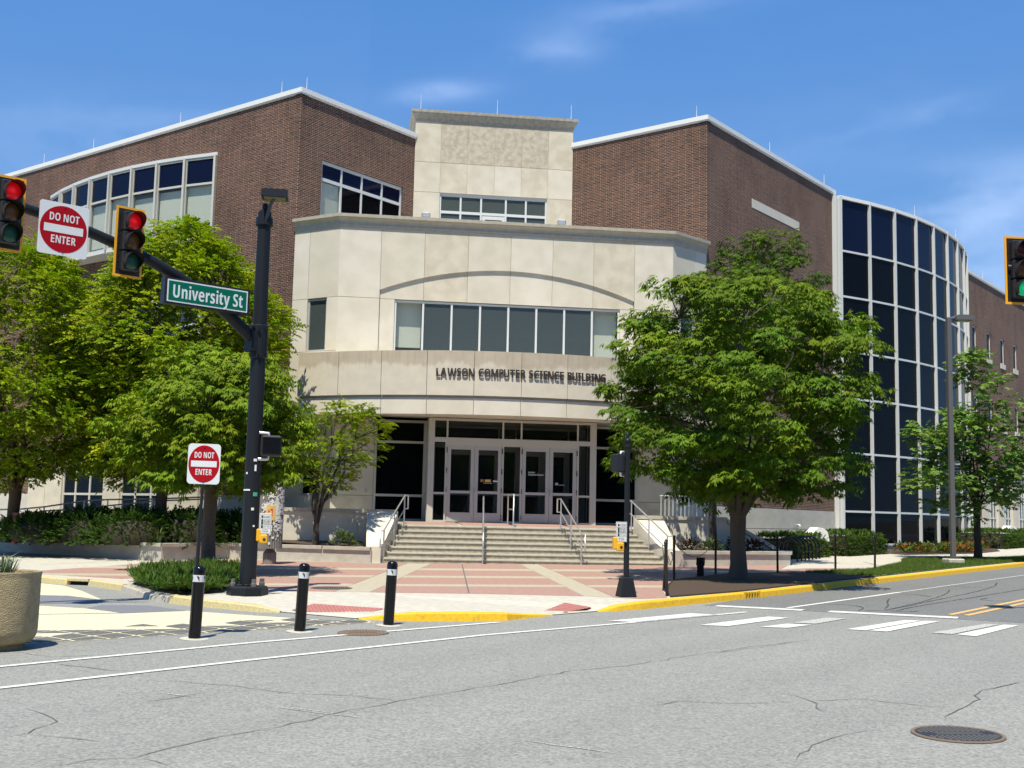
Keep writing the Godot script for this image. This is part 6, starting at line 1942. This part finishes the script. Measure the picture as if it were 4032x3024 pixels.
func build_signals() -> void:
	# mast arm pole at the corner
	var base := Vector3(-7.24, GP(-7.24, 19.84), 19.84)
	var p := thing("signal_pole", "thick dark mast-arm pole at the corner carrying signals and a luminaire", "traffic signal pole", base)
	var s := st()
	lathe(s, Vector3(0, 0, 0), [[0.158, 0.2], [0.158, 0.9], [0.145, 4.4], [0.128, 7.15]], 20)
	lathe(s, Vector3(0, 0, 0), [[0.128, 7.15], [0.17, 7.16], [0.17, 7.3], [0.135, 7.31], [0.13, 7.44], [0.06, 7.48], [0.055, 7.6], [0.0, 7.62]], 20, false)
	put("shaft", s, M.pole_paint, p)
	s = st()
	lathe(s, Vector3.ZERO, [[0.39, -0.06], [0.39, 0.14], [0.36, 0.17], [0.16, 0.18]], 8, false)
	put("base_plate", s, M.pole_paint, p)
	pole_base_bolts(p, 0.29, 0.17)
	# clamp and the rising arm
	s = st()
	lathe(s, Vector3.ZERO, [[0.146, 4.52], [0.172, 4.54], [0.172, 5.16], [0.146, 5.18]], 16, false)
	bxo(s, Vector3(0, 4.85, 0), ARM, FACE, 0.12, 0.24, -0.2, 0.2, -0.14, 0.14)
	for k in 4:
		bxo(s, Vector3(0, 4.62 + 0.45 * (k / 2), 0), ARM, FACE, -0.06 + 0.16 * (k % 2), -0.02 + 0.16 * (k % 2), 0.0, 0.04, 0.16, 0.2)
	put("arm_clamp", s, M.pole_paint, p)
	var arm := func(d: float): return ARM * d + Vector3(0, 4.78 + 2.05 * (1.0 - exp(-d / 2.45)) + 0.02 * d, 0)
	s = st()
	var pts := []; var rs := []
	for k in 15:
		var d := 0.2 + 7.3 * k / 14.0
		pts.append(arm.call(d)); rs.append(lerpf(0.118, 0.07, k / 14.0))
	tube(s, pts, rs, 14)
	put("mast_arm", s, M.pole_paint, p)
	# luminaire on top
	s = st()
	tube(s, [Vector3(0.02, 7.2, 0.12), Vector3(0.12, 7.55, 0.2), Vector3(0.2, 7.68, 0.24)], [0.035], 8)
	put("luminaire_arm", s, M.lamp_bronze, p)
	s = st()
	bxo(s, Vector3(0.18, 7.68, 0.15), X, Z, -0.24, 0.27, 0.0, 0.13, -0.2, 0.2)
	bxo(s, Vector3(0.18, 7.68, 0.15), X, Z, -0.2, 0.23, 0.13, 0.16, -0.16, 0.16)
	var lum := put("luminaire", s, M.black_steel, p)
	s = st()
	bxo(s, Vector3(0.18, 7.68, 0.15), X, Z, -0.19, 0.22, -0.03, -0.002, -0.15, 0.15)
	put("luminaire_glass", s, M.lamp_glass, lum)
	for e in [[0.05, 2.55, 0.06, 0.05, "plate_white"], [0.06, 2.4, 0.035, 0.12, "plate_white"], [-0.09, 1.98, 0.13, 0.03, "plate_white"], [0.04, 1.62, 0.05, 0.05, "plate_white"], [0.075, 1.3, 0.035, 0.035, "plate_white"], [-0.1, 2.3, 0.03, 0.04, "plate_white"], [0.075, 1.9, 0.075, 0.075, "sticker_green"]]:
		s = st()
		var r := 0.1625
		for k in 3:
			var a := asin(clampf((e[0] - e[2] / 2 + e[2] * k / 3.0) / r, -1, 1)); var b := asin(clampf((e[0] - e[2] / 2 + e[2] * (k + 1) / 3.0) / r, -1, 1))
			quad(s, Vector3(sin(a) * r, e[1] - e[3] / 2, cos(a) * r), Vector3(sin(b) * r, e[1] - e[3] / 2, cos(b) * r), Vector3(sin(b) * r, e[1] + e[3] / 2, cos(b) * r), Vector3(sin(a) * r, e[1] + e[3] / 2, cos(a) * r))
		put("sticker", s, M[e[4]], p)
	var turn := atan2(FACE.x, FACE.z)
	var hang := func(d: float, y: float): return base + ARM * d + Vector3(0, y - base.y, 0) + FACE * 0.25
	signal_head("traffic light showing red between the do-not-enter sign and the street name sign", hang.call(2.85, 6.45), turn, "red")
	signal_head("traffic light showing red at the left edge of the picture", hang.call(4.97, 6.57), turn, "red")
	var dne := thing("do_not_enter_sign", "square do-not-enter sign hung on the mast arm between the two red lights", "traffic sign", Vector3.ZERO, "do-not-enter signs")
	var P: Vector3 = base + ARM * 4.01 + Vector3(0, 6.48 - base.y, 0) + FACE * 0.2
	do_not_enter(dne, P, -ARM, FACE, 0.86, 0.92)
	s = st()
	bxo(s, P, -ARM, FACE, -0.04, 0.04, -0.3, 0.32, -0.16, -0.007)
	put("bracket", s, M.galvanised, dne)
	var stn := thing("street_name_sign", "long green street name sign fixed to the mast arm beside the pole", "street sign")
	P = base + ARM * 1.28 + Vector3(0, 5.70 - base.y, 0) + FACE * 0.3
	s = st()
	bxo(s, P, -ARM, FACE, -0.87, 0.87, -0.245, 0.245, -0.16, -0.004)
	put("sign_box", s, M.black_steel, stn)
	s = st()
	bxo(s, P, -ARM, FACE, -0.82, 0.82, -0.205, 0.205, -0.003, 0.002)
	put("white_border", s, M.sign_white, stn)
	s = st()
	bxo(s, P, -ARM, FACE, -0.795, 0.795, -0.18, 0.18, 0.0021, 0.004)
	put("green_panel", s, M.sign_green, stn)
	text(stn, "lettering", "University St", P + FACE * 0.006 + Vector3(0, -0.01, 0), -ARM, FACE, 0.235, 1.42, M.sign_white, 0.003, 600)
	s = st()
	for d in [-0.5, 0.45]:
		bxo(s, P, -ARM, FACE, d - 0.03, d + 0.03, -0.1 , 0.25, -0.3, -0.16)
	put("bracket", s, M.black_steel, stn)
	# the opposite arm: its green light hangs in at the right edge, its pole stands outside the picture
	signal_head("traffic light showing green at the right edge of the picture", Vector3(6.64, 6.44, 23.15), atan2(-0.62, 0.78) + 0.62, "green")
	var far := thing("signal_pole", "dark mast-arm pole to the right of the picture holding the green light", "traffic signal pole", Vector3(13.2, G(13.2, 26.4) + 0.12, 26.4))
	s = st()
	lathe(s, Vector3.ZERO, [[0.158, 0.0], [0.145, 4.4], [0.128, 7.3], [0.0, 7.35]], 16)
	put("shaft", s, M.pole_paint, far)
	s = st()
	tube(s, [Vector3(-0.1, 5.2, 0), Vector3(-2.2, 5.95, -1.05), Vector3(-4.4, 6.15, -2.1), Vector3(-6.75, 6.2, -3.28)], [0.115, 0.1, 0.09, 0.07], 12)
	put("mast_arm", s, M.pole_paint, far)
	# pedestrian signals and push buttons
	var c := base + Vector3(0.33, 2.83, 0.10)
	var ps := ped_signal("pedestrian signal box on the right side of the thick signal pole", c, 0.12)
	var pb := push_button("push button with white instruction sign on the thick signal pole", base + Vector3(0.285, 1.08, 0.12), 0.15)
	# slim post with its own box and button
	var pp := Vector3(0.07, GP(0.07, 20.02), 20.02)
	var post := thing("pedestrian_signal_post", "slim dark post with flared base and finial at the right crossing", "post", pp)
	s = st()
	lathe(s, Vector3.ZERO, [[0.057, 0.38], [0.055, 2.95]], 14)
	put("shaft", s, M.pole_paint, post)
	s = st()
	lathe(s, Vector3.ZERO, [[0.232, -0.04], [0.232, 0.03], [0.152, 0.37], [0.12, 0.39], [0.05, 0.395]], 4, false)
	put("flared_base", s, M.pole_paint, post).rotation.y = PI / 4 + 0.1
	s = st()
	lathe(s, Vector3(0, 2.93, 0), [[0.062, 0.0], [0.075, 0.03], [0.045, 0.07], [0.05, 0.1], [0.07, 0.13], [0.06, 0.17], [0.035, 0.19], [0.045, 0.22], [0.03, 0.28], [0.0, 0.36]], 14)
	put("finial", s, M.pole_paint, post)
	ped_signal("pedestrian signal box on the slim post before the big tree", pp + Vector3(-0.17, 2.62, 0.02), PI + 0.72, ps).scale = Vector3(0.9, 0.92, 0.9)
	push_button("push button with white instruction sign on the slim post", pp + Vector3(-0.13, 1.0, 0.08), 0.1, pb)

func build_furniture() -> void:
	var b := bollard("black bollard carrying the lower do-not-enter sign", Vector3(-7.40, G(-7.4, 26.19), 26.16), Vector2(-0.025, 0.0), null)
	bollard("middle black bollard of the three, left of the red ramp paving", Vector3(-6.02, G(-6.02, 25.24), 25.21), Vector2(-0.035, 0.01), b)
	bollard("black bollard farthest right, before the yellow kerb nose", Vector3(-4.70, G(-4.7, 24.34), 24.31), Vector2(-0.035, 0.0), b)
	var sg := thing("do_not_enter_sign", "do-not-enter sign on a thin black post rising from a bollard", "traffic sign", Vector3(-7.41, 0.97, 26.16), "do-not-enter signs")
	var s := st()
	tube(s, [Vector3(0, -0.02, 0), Vector3(0.0, 0.5, 0)], [0.028], 10)
	tube(s, [Vector3(0, 0.5, 0), Vector3(0.035, 1.66, 0)], [0.022], 10)
	put("sign_post", s, M.black_steel, sg)
	do_not_enter(sg, Vector3(0.022, 1.40, 0.03), Vector3(0.99, -0.012, 0.10).normalized(), Vector3(-0.10, 0, 0.99).normalized(), 0.45, 0.56)
	# concrete pot with grass, cut by the left edge
	var at := Vector3(-9.73, G(-9.73, 27.25), 27.25)
	var pot := thing("planter_pot", "big round tan concrete pot on the street at the left edge", "planter", at)
	s = st()
	lathe(s, Vector3.ZERO, [[0.36, 0.0], [0.36, 0.05], [0.40, 0.075]], 40, false)
	lathe(s, Vector3.ZERO, [[0.40, 0.075], [0.46, 0.10], [0.505, 0.17], [0.52, 0.25], [0.525, 0.9]], 40)
	lathe(s, Vector3.ZERO, [[0.525, 0.9], [0.532, 0.95], [0.53, 0.965], [0.48, 0.965], [0.475, 0.95], [0.47, 0.85]], 40, false)
	put("shell", s, M.planter_stone, pot)
	s = st()
	lathe(s, Vector3.ZERO, [[0.47, 0.87], [0.0, 0.9]], 30, false)
	put("soil", s, M.mulch, pot)
	var gr := thing("ornamental_grass", "tuft of arching pale grass growing in the tan pot", "plant", at + Vector3(0.06, 0.87, 0.1))
	s = st()
	for k in 150:
		var w := rng.randf() * TAU
		var lean := rng.randf_range(0.05, 0.34)
		var h := rng.randf_range(0.14, 0.34)
		var d := Vector3(cos(w), 0, sin(w))
		var sd := Vector3(-sin(w), 0, cos(w)) * 0.007
		var o := d * rng.randf_range(0.0, 0.14) + Vector3(0.0, 0, 0)
		var a := o; var m := o + d * lean * 0.45 + Vector3(0, h * 0.85, 0); var e := o + d * lean + Vector3(0, h * rng.randf_range(0.7, 1.1), 0)
		quad(s, a - sd, m - sd, m + sd, a + sd)
		tri(s, m - sd, e, m + sd)
	var gm := mat("pale_grass", lin(0.20, 0.25, 0.13), 0.5)
	put("blades", s, gm, gr)
	# poster column
	at = Vector3(-7.62, GP(-7.62, 8.15), 8.15)
	var col := thing("poster_column", "weathered ribbed poster column covered in torn paper behind the signal pole", "kiosk", at)
	s = st()
	var prof := []
	for k in 56:
		var r := 0.33 + (0.013 if k % 2 else -0.013)
		prof.append(Vector2(cos(TAU * k / 56.0) * r, sin(TAU * k / 56.0) * r))
	for k in 56:
		var a: Vector2 = prof[k]; var c: Vector2 = prof[(k + 1) % 56]
		quad(s, Vector3(a.x, 0.45, a.y), Vector3(a.x, 2.35, a.y), Vector3(c.x, 2.35, c.y), Vector3(c.x, 0.45, c.y))
		tri(s, Vector3(0, 2.352, 0), Vector3(c.x, 2.35, c.y), Vector3(a.x, 2.35, a.y))
		tri(s, Vector3(0, 0.448, 0), Vector3(a.x, 0.45, a.y), Vector3(c.x, 0.45, c.y))
	put("ribbed_drum", s, M.weathered_wood, col)
	s = st()
	lathe(s, Vector3.ZERO, [[0.19, 0.0], [0.19, 0.32], [0.1, 0.44], [0.085, 0.46]], 10, false)
	put("foot", s, M.weathered_wood, col)
	s = st()
	lathe(s, Vector3.ZERO, [[0.085, 0.4], [0.085, 0.5]], 12)
	lathe(s, Vector3.ZERO, [[0.085, 2.3], [0.085, 2.66]], 12)
	put("post", s, M.galvanised, col)
	s = st()
	lathe(s, Vector3.ZERO, [[0.1, 2.66], [0.105, 2.72], [0.085, 2.74], [0.085, 2.95], [0.11, 2.96], [0.1, 3.04], [0.0, 3.08]], 14, false)
	put("cap_lamp", s, M.pole_grey, col)
	var scrap := st()
	quad(scrap, Vector3(-0.5, -0.5, 0), Vector3(-0.4, 0.45, 0), Vector3(0.5, 0.5, 0), Vector3(0.42, -0.42, 0))
	scrap.generate_normals()
	var me := scrap.commit()
	var papers := SurfaceTool.new()
	papers.begin(Mesh.PRIMITIVE_TRIANGLES)
	for k in 430:
		var w := rng.randfn(0.55, 0.62)
		var y := clampf(rng.randfn(1.55, 0.32), 0.6, 2.3)
		var sz := Vector3(rng.randf_range(0.02, 0.085), rng.randf_range(0.015, 0.1), 1)
		papers.append_from(me, 0, Transform3D(Basis(Vector3.UP, PI / 2 - w) * Basis(Vector3(0, 0, 1), rng.randf_range(-0.4, 0.4)) * Basis.from_scale(sz), Vector3(cos(w + 0.0) * (0.347 + 0.003 * rng.randf()), y, sin(w) * (0.347 + 0.003 * rng.randf()))))
	# they face the street: turn the column so that its papered side does too
	var mi := MeshInstance3D.new()
	mi.name = "paper_scraps"
	mi.mesh = papers.commit()
	mi.mesh.surface_set_material(0, M.paper)
	mi.set_meta("kind", "stuff")
	col.add_child(mi)
	for e in [["poster", 0.95, 1.25, 0.27, 0.42, "poster_yellow", 0.353]]:
		s = st()
		for k in 4:
			var a: float = e[1] + (k / 4.0 - 0.5) * e[3] / 0.35; var c: float = e[1] + ((k + 1) / 4.0 - 0.5) * e[3] / 0.35
			quad(s, Vector3(cos(a) * e[6], e[2], sin(a) * e[6]), Vector3(cos(a) * e[6], e[2] + e[4], sin(a) * e[6]), Vector3(cos(c) * e[6], e[2] + e[4], sin(c) * e[6]), Vector3(cos(c) * e[6], e[2], sin(c) * e[6]))
		var po := put(e[0], s, M[e[5]], col)
		s = st()
		for q in [[0.12, 0.0, 0.10, 0.07], [0.2, 0.01, 0.13, 0.12], [0.28, -0.02, 0.06, 0.05], [0.06, 0.0, 0.05, 0.1], [0.24, 0.05, 0.05, 0.04]]:
			var a: float = e[1] + (q[1] - q[2] / 2) / 0.35; var c: float = e[1] + (q[1] + q[2] / 2) / 0.35
			var y: float = e[2] + q[0]
			quad(s, Vector3(cos(a) * 0.3545, y, sin(a) * 0.3545), Vector3(cos(a) * 0.3545, y + q[3], sin(a) * 0.3545), Vector3(cos(c) * 0.3545, y + q[3], sin(c) * 0.3545), Vector3(cos(c) * 0.3545, y, sin(c) * 0.3545))
		put("printed_shape", s, M.poster_pink, po)
	col.rotation.y = -0.62
	# red standpipe at the left
	var sp := thing("standpipe", "faded red standpipe post in the planter before the forked trunk", "standpipe", Vector3(-15.75, 0.68, 4.0))
	s = st()
	tube(s, [Vector3(0, -0.1, 0), Vector3(0, 0.62, 0)], [0.085], 12)
	put("pipe", s, M.standpipe_red, sp)
	s = st()
	bevel_box(s, Vector3(0, 0.74, 0), Vector3(0.2, 0.3, 0.2), 0.03)
	tube(s, [Vector3(0.05, 0.78, 0.02), Vector3(0.2, 0.78, 0.05)], [0.055], 10)
	put("valve_head", s, M.standpipe_red, sp)
	s = st()
	lathe(s, Vector3(0, 0.57, 0), [[0.1, 0.0], [0.1, 0.035], [0.086, 0.04]], 12, false)
	put("collar", s, M.rust, sp)
	# manhole covers
	for e in [["cast iron manhole cover with raised studs in the street at lower right", -0.20, 33.45, 0.345, "cast_iron", 0.0], ["dark round manhole cover in the red paving behind the bollards", -5.69, 18.05, 0.40, "cast_iron", KERB], ["rusty round valve cover in the street by the right-hand bollard", -5.10, 25.43, 0.34, "rust", 0.0]]:
		var g: float = G(e[1], e[2]) + e[5]
		var mh := thing("manhole_cover", e[0], "manhole cover", Vector3(e[1], g, e[2]), "round iron covers")
		mh.rotation = Vector3(0.00898, 0, 0.00898)
		s = st()
		lathe(s, Vector3.ZERO, [[e[3] + 0.035, 0.006], [e[3] + 0.03, 0.016], [e[3] + 0.005, 0.016], [e[3], 0.01]], 36, false)
		put("ring", s, M.rust, mh)
		s = st()
		lathe(s, Vector3.ZERO, [[e[3], 0.012], [0.0, 0.013]], 36, false)
		var lid := put("lid", s, M[e[4]], mh)
		s = st()
		for i in range(-6, 7):
			for j in range(-6, 7):
				var q := Vector2(i, j) * 0.047
				if q.length() < e[3] - 0.02 and absf(q.y) > 0.06: lathe(s, Vector3(q.x, 0.012, q.y), [[0.016, 0.0], [0.013, 0.007], [0.0, 0.008]], 6, false)
		for k in 2:
			bxo(s, Vector3(0, 0.012, -0.03 + 0.06 * k), X, Z, -e[3] * 0.6, e[3] * 0.6, 0.0, 0.006, -0.012, 0.012)
		put("studs", s, M.pole_grey if e[4] == "cast_iron" else M.rust, lid)
	# chain fence posts round the mulch bed
	var posts := [[0.97, 19.75], [1.31, 18.22], [2.6, 14.34], [4.37, 12.07], [6.39, 11.27], [8.56, 10.09], [10.06, 9.42]]
	var names := ["first chain post next to the slim signal post", "second chain post, just behind the first, at the mulch edge", "chain post before the right handrail", "chain post left of the big tree trunk", "chain post right of the big tree trunk", "chain post in front of the long hedge's left end", "last chain post before the curved glass"]
	for k in posts.size():
		var q: Array = posts[k]
		var fp := thing("chain_post", names[k], "post", Vector3(q[0], GP(q[0], q[1]), q[1]), "slim black chain posts")
		s = st()
		lathe(s, Vector3.ZERO, [[0.032, -0.05], [0.032, 0.98]], 10)
		lathe(s, Vector3.ZERO, [[0.032, 0.98], [0.045, 1.0], [0.03, 1.02], [0.04, 1.05], [0.03, 1.085], [0.0, 1.095]], 10)
		put("shaft", s, M.black_steel, fp)
		fp.rotation = Vector3([0.0, 0.02, 0.0, 0.0, 0.0, 0.0, 0.0][k], 0, [0.035, -0.04, 0.0, 0.0, 0.01, 0.0, -0.02][k])
		if k < posts.size() - 1:
			var e: Array = posts[k + 1]
			var to := Vector3(e[0] - q[0], GP(e[0], e[1]) - GP(q[0], q[1]), e[1] - q[1])
			var pts := []
			for i in 13:
				var u := i / 12.0
				pts.append(Vector3(0, 0.95, 0) + to * u - Vector3(0, minf(0.5, 0.30 * to.length() / 2.0) * 4.0 * u * (1.0 - u), 0))
			s = st()
			tube(s, pts, [0.009], 5, false)
			put("chain", s, M.black_steel, fp)
	# small plaque on a stand
	var pq := thing("plaque_stand", "small dark slanted plaque on a post in the mulch left of the big trunk", "sign", Vector3(3.68, GP(3.68, 12.97), 12.97))
	s = st()
	bxo(s, Vector3.ZERO, X, Z, -0.09, 0.09, 0.0, 0.33, -0.015, 0.015)
	put("stand", s, M.black_steel, pq)
	s = st()
	prism(s, pv([-0.02, 0.30, 0.0, 0.29, 0.19, 0.47, 0.18, 0.49]), Vector3.ZERO, Vector3(0.35, 0, -0.94), Vector3(0.94, 0, 0.35), -0.11, 0.11)
	put("plaque", s, M.black_steel, pq)
	# bicycle hoops
	var hoop: Node3D
	for k in 7:
		var u := k / 6.0
		var c := Vector3(lerpf(9.39, 11.35, u), 0, lerpf(3.95, 0.95, u))
		c.y = GP(c.x, c.z)
		var lab: String = "black bicycle hoop, " + ["nearest of the row", "second from the front of the row", "third from the front of the row", "middle of the row", "third from the hedge", "second from the hedge", "last of the row at the hedge"][k]
		if k == 0:
			hoop = thing("bicycle_hoop", lab, "bicycle rack", c, "row of black bicycle hoops", 0.15)
			s = st()
			var pts := [Vector3(-0.43, -0.05, 0), Vector3(-0.43, 0.42, 0)]
			for i in range(1, 12):
				var a := PI - PI * i / 12.0
				pts.append(Vector3(cos(a) * 0.43, 0.42 + sin(a) * 0.40, 0))
			pts.append_array([Vector3(0.43, 0.42, 0), Vector3(0.43, -0.05, 0)])
			tube(s, pts, [0.03], 10)
			put("hoop", s, M.bollard_paint, hoop)
			for x in [-0.43, 0.43]:
				s = st()
				lathe(s, Vector3(x, 0, 0), [[0.0, 0.01], [0.07, 0.01], [0.075, 0.0]], 12, false)
				put("foot_plate", s, M.black_steel, hoop)
		else:
			copy_of(hoop, c, 0.15 - 0.25 * u, lab)
	# air intake hoods
	for e in [["silver vent hood standing behind the bicycle hoops", Vector3(12.35, 0, -0.9)], ["silver vent hood between the two far hedges", Vector3(29.2, 0, -16.2)]]:
		var c: Vector3 = e[1]
		c.y = GP(c.x, c.z)
		var v := thing("vent_hood", e[0], "vent", c, "silver vent hoods")
		s = st()
		bxo(s, Vector3.ZERO, X, Z, -0.24, 0.24, 0.0, 0.72, -0.24, 0.24)
		put("duct", s, M.galvanised, v)
		s = st()
		prism(s, pv([-0.62, 0.58, -0.28, 0.72, 0.28, 0.72, 0.42, 0.52, 0.5, 0.62, 0.42, 0.95, 0.22, 1.1, 0.0, 1.12]), Vector3.ZERO, Vector3(0.96, 0, -0.26), Vector3(0.26, 0, 0.96), -0.27, 0.27)
		put("hood", s, M.fascia, v)
	# tall lamp post on the right verge
	var lp := Vector3(14.84, GP(14.84, 5.06), 5.06)
	var la := thing("lamp_post", "tall square grey lamp post on a concrete footing in the right verge", "street lamp", lp)
	s = st()
	bevel_box(s, Vector3(0, 0.09, 0), Vector3(0.56, 0.24, 0.56), 0.03)
	put("footing", s, M.concrete_pale, la)
	s = st()
	bevel_box(s, Vector3(0, 0.245, 0), Vector3(0.36, 0.07, 0.36), 0.01)
	put("base_plate", s, M.lamp_bronze, la)
	s = st()
	bevel_box(s, Vector3(0, 4.35, 0), Vector3(0.155, 8.2, 0.155), 0.012)
	put("shaft", s, M.pole_grey, la)
	s = st()
	tube(s, [Vector3(0, 8.42, 0), Vector3(0.3, 8.44, 0)], [0.05], 8)
	put("arm", s, M.pole_grey, la)
	s = st()
	prism(s, pv([0.2, 8.36, 0.86, 8.38, 0.86, 8.5, 0.78, 8.56, 0.28, 8.54, 0.2, 8.48]), Vector3.ZERO, X, Z, -0.2, 0.2)
	var hd := put("lamp_head", s, M.pole_grey, la)
	s = st()
	bxo(s, Vector3.ZERO, X, Z, 0.3, 0.78, 8.34, 8.362, -0.15, 0.15)
	put("lamp_lens", s, M.lamp_glass, hd)

# what stands across the street, behind the viewer: the windows mirror it
func build_opposite() -> void:
	var O := Vector3(-6, 0, 86)
	var keep := bld
	bld = thing("brick_hall", "long brick hall across the street, seen only mirrored in the windows", "building")
	var holes := []
	for k in 15:
		for y in [1.4, 5.2, 9.0]: holes.append([3.0 + 4.4 * k, 5.2 + 4.4 * k, y, y + 2.1])
	brick_part(wall_skin(O, QB, -NB, 0.0, 70.0, -1.5, 13.5, holes, 0.15))
	for h in holes: window(bld, O, QB, -NB, [h[0], h[1]], [h[2], h[3]], -0.1, 0.08, M.frame_white, func(_i, _j): return M.glass_dark)
	var s := st()
	bxo(s, O, QB, -NB, -0.2, 70.2, 13.5, 13.9, -14.0, 0.15)
	put("roof_edge", s, M.fascia, bld)
	s = st()
	bxo(s, O, QB, -NB, 0.0, 70.0, -1.5, 13.49, -14.0, -13.7)
	bxo(s, O, QB, -NB, 0.0, 0.3, -1.5, 13.49, -13.7, -0.2)
	bxo(s, O, QB, -NB, 69.7, 70.0, -1.5, 13.49, -13.7, -0.2)
	put("side_wall", s, M.brick, bld)
	bld = keep
	var src: Node3D = get_node("broadleaf_tree")
	var k := 0
	for p in [[-16.0, 66.0], [-7.5, 62.0], [1.0, 60.5], [9.5, 57.0], [19.0, 50.0], [27.0, 42.5], [35.0, 34.5]]:
		var c := copy_of(src, Vector3(p[0], G(p[0], p[1]), p[1]), k * 1.7, "yellow-green tree across the street behind the viewer, number %s of the row from the left" % ["one", "two", "three", "four", "five", "six", "seven"][k])
		c.set_meta("group", "trees across the street")
		k += 1

# ---------------------------------------------------------------- camera, sky, sun
func _ready() -> void:
	rng.seed = 20240
	var cam := Camera3D.new()
	cam.name = "camera"
	cam.fov = 35.93
	cam.near = 0.1
	cam.far = 2000.0
	var yaw := deg_to_rad(7.51); var pitch := deg_to_rad(6.512); var roll := deg_to_rad(1.261)
	var f := Vector3(sin(yaw) * cos(pitch), sin(pitch), -cos(yaw) * cos(pitch))
	var r := Vector3(cos(yaw), 0, sin(yaw))
	var u := r.cross(f)
	cam.transform = Transform3D(Basis(r * cos(roll) + u * sin(roll), u * cos(roll) - r * sin(roll), -f), Vector3(-5.323, 1.7, 43.096))
	add_child(cam)
	cam.current = true
	var we := WorldEnvironment.new()
	we.name = "world"
	var e := Environment.new()
	e.background_mode = Environment.BG_SKY
	e.tonemap_mode = Environment.TONE_MAPPER_LINEAR
	e.tonemap_exposure = 1.5
	e.sdfgi_enabled = true
	e.ssao_enabled = true
	e.ssil_enabled = true
	var sky := Sky.new()
	var sm := ProceduralSkyMaterial.new()
	sm.sky_top_color = lin(0.042, 0.155, 0.43)
	sm.sky_horizon_color = lin(0.24, 0.43, 0.67)
	sm.sky_curve = 0.16
	sm.ground_bottom_color = lin(0.16, 0.15, 0.13)
	sm.ground_horizon_color = lin(0.22, 0.21, 0.19)
	sm.sky_cover = ImageTexture.create_from_image(cloud_image())
	sm.sky_cover_modulate = Color(0.62, 0.62, 0.62, 0.5)
	sm.sun_angle_max = 4.0
	sky.sky_material = sm
	e.sky = sky
	e.background_energy_multiplier = 1.0
	we.environment = e
	add_child(we)
	var sun := DirectionalLight3D.new()
	sun.name = "sun"
	sun.light_energy = 1.5
	sun.light_angular_distance = 0.5
	sun.light_color = Color(1.0, 0.97, 0.885)
	sun.shadow_enabled = true
	var el := deg_to_rad(65.0)
	sun.basis = Basis.looking_at(Vector3(0.35 * cos(el), -sin(el), -0.937 * cos(el)).normalized())
	add_child(sun)
	make_materials()
	build_streets()
	build_pavements()
	build_building()
	build_steps()
	build_walls()
	build_rails()
	build_trees()
	build_planting()
	build_signals()
	build_furniture()
	build_opposite()
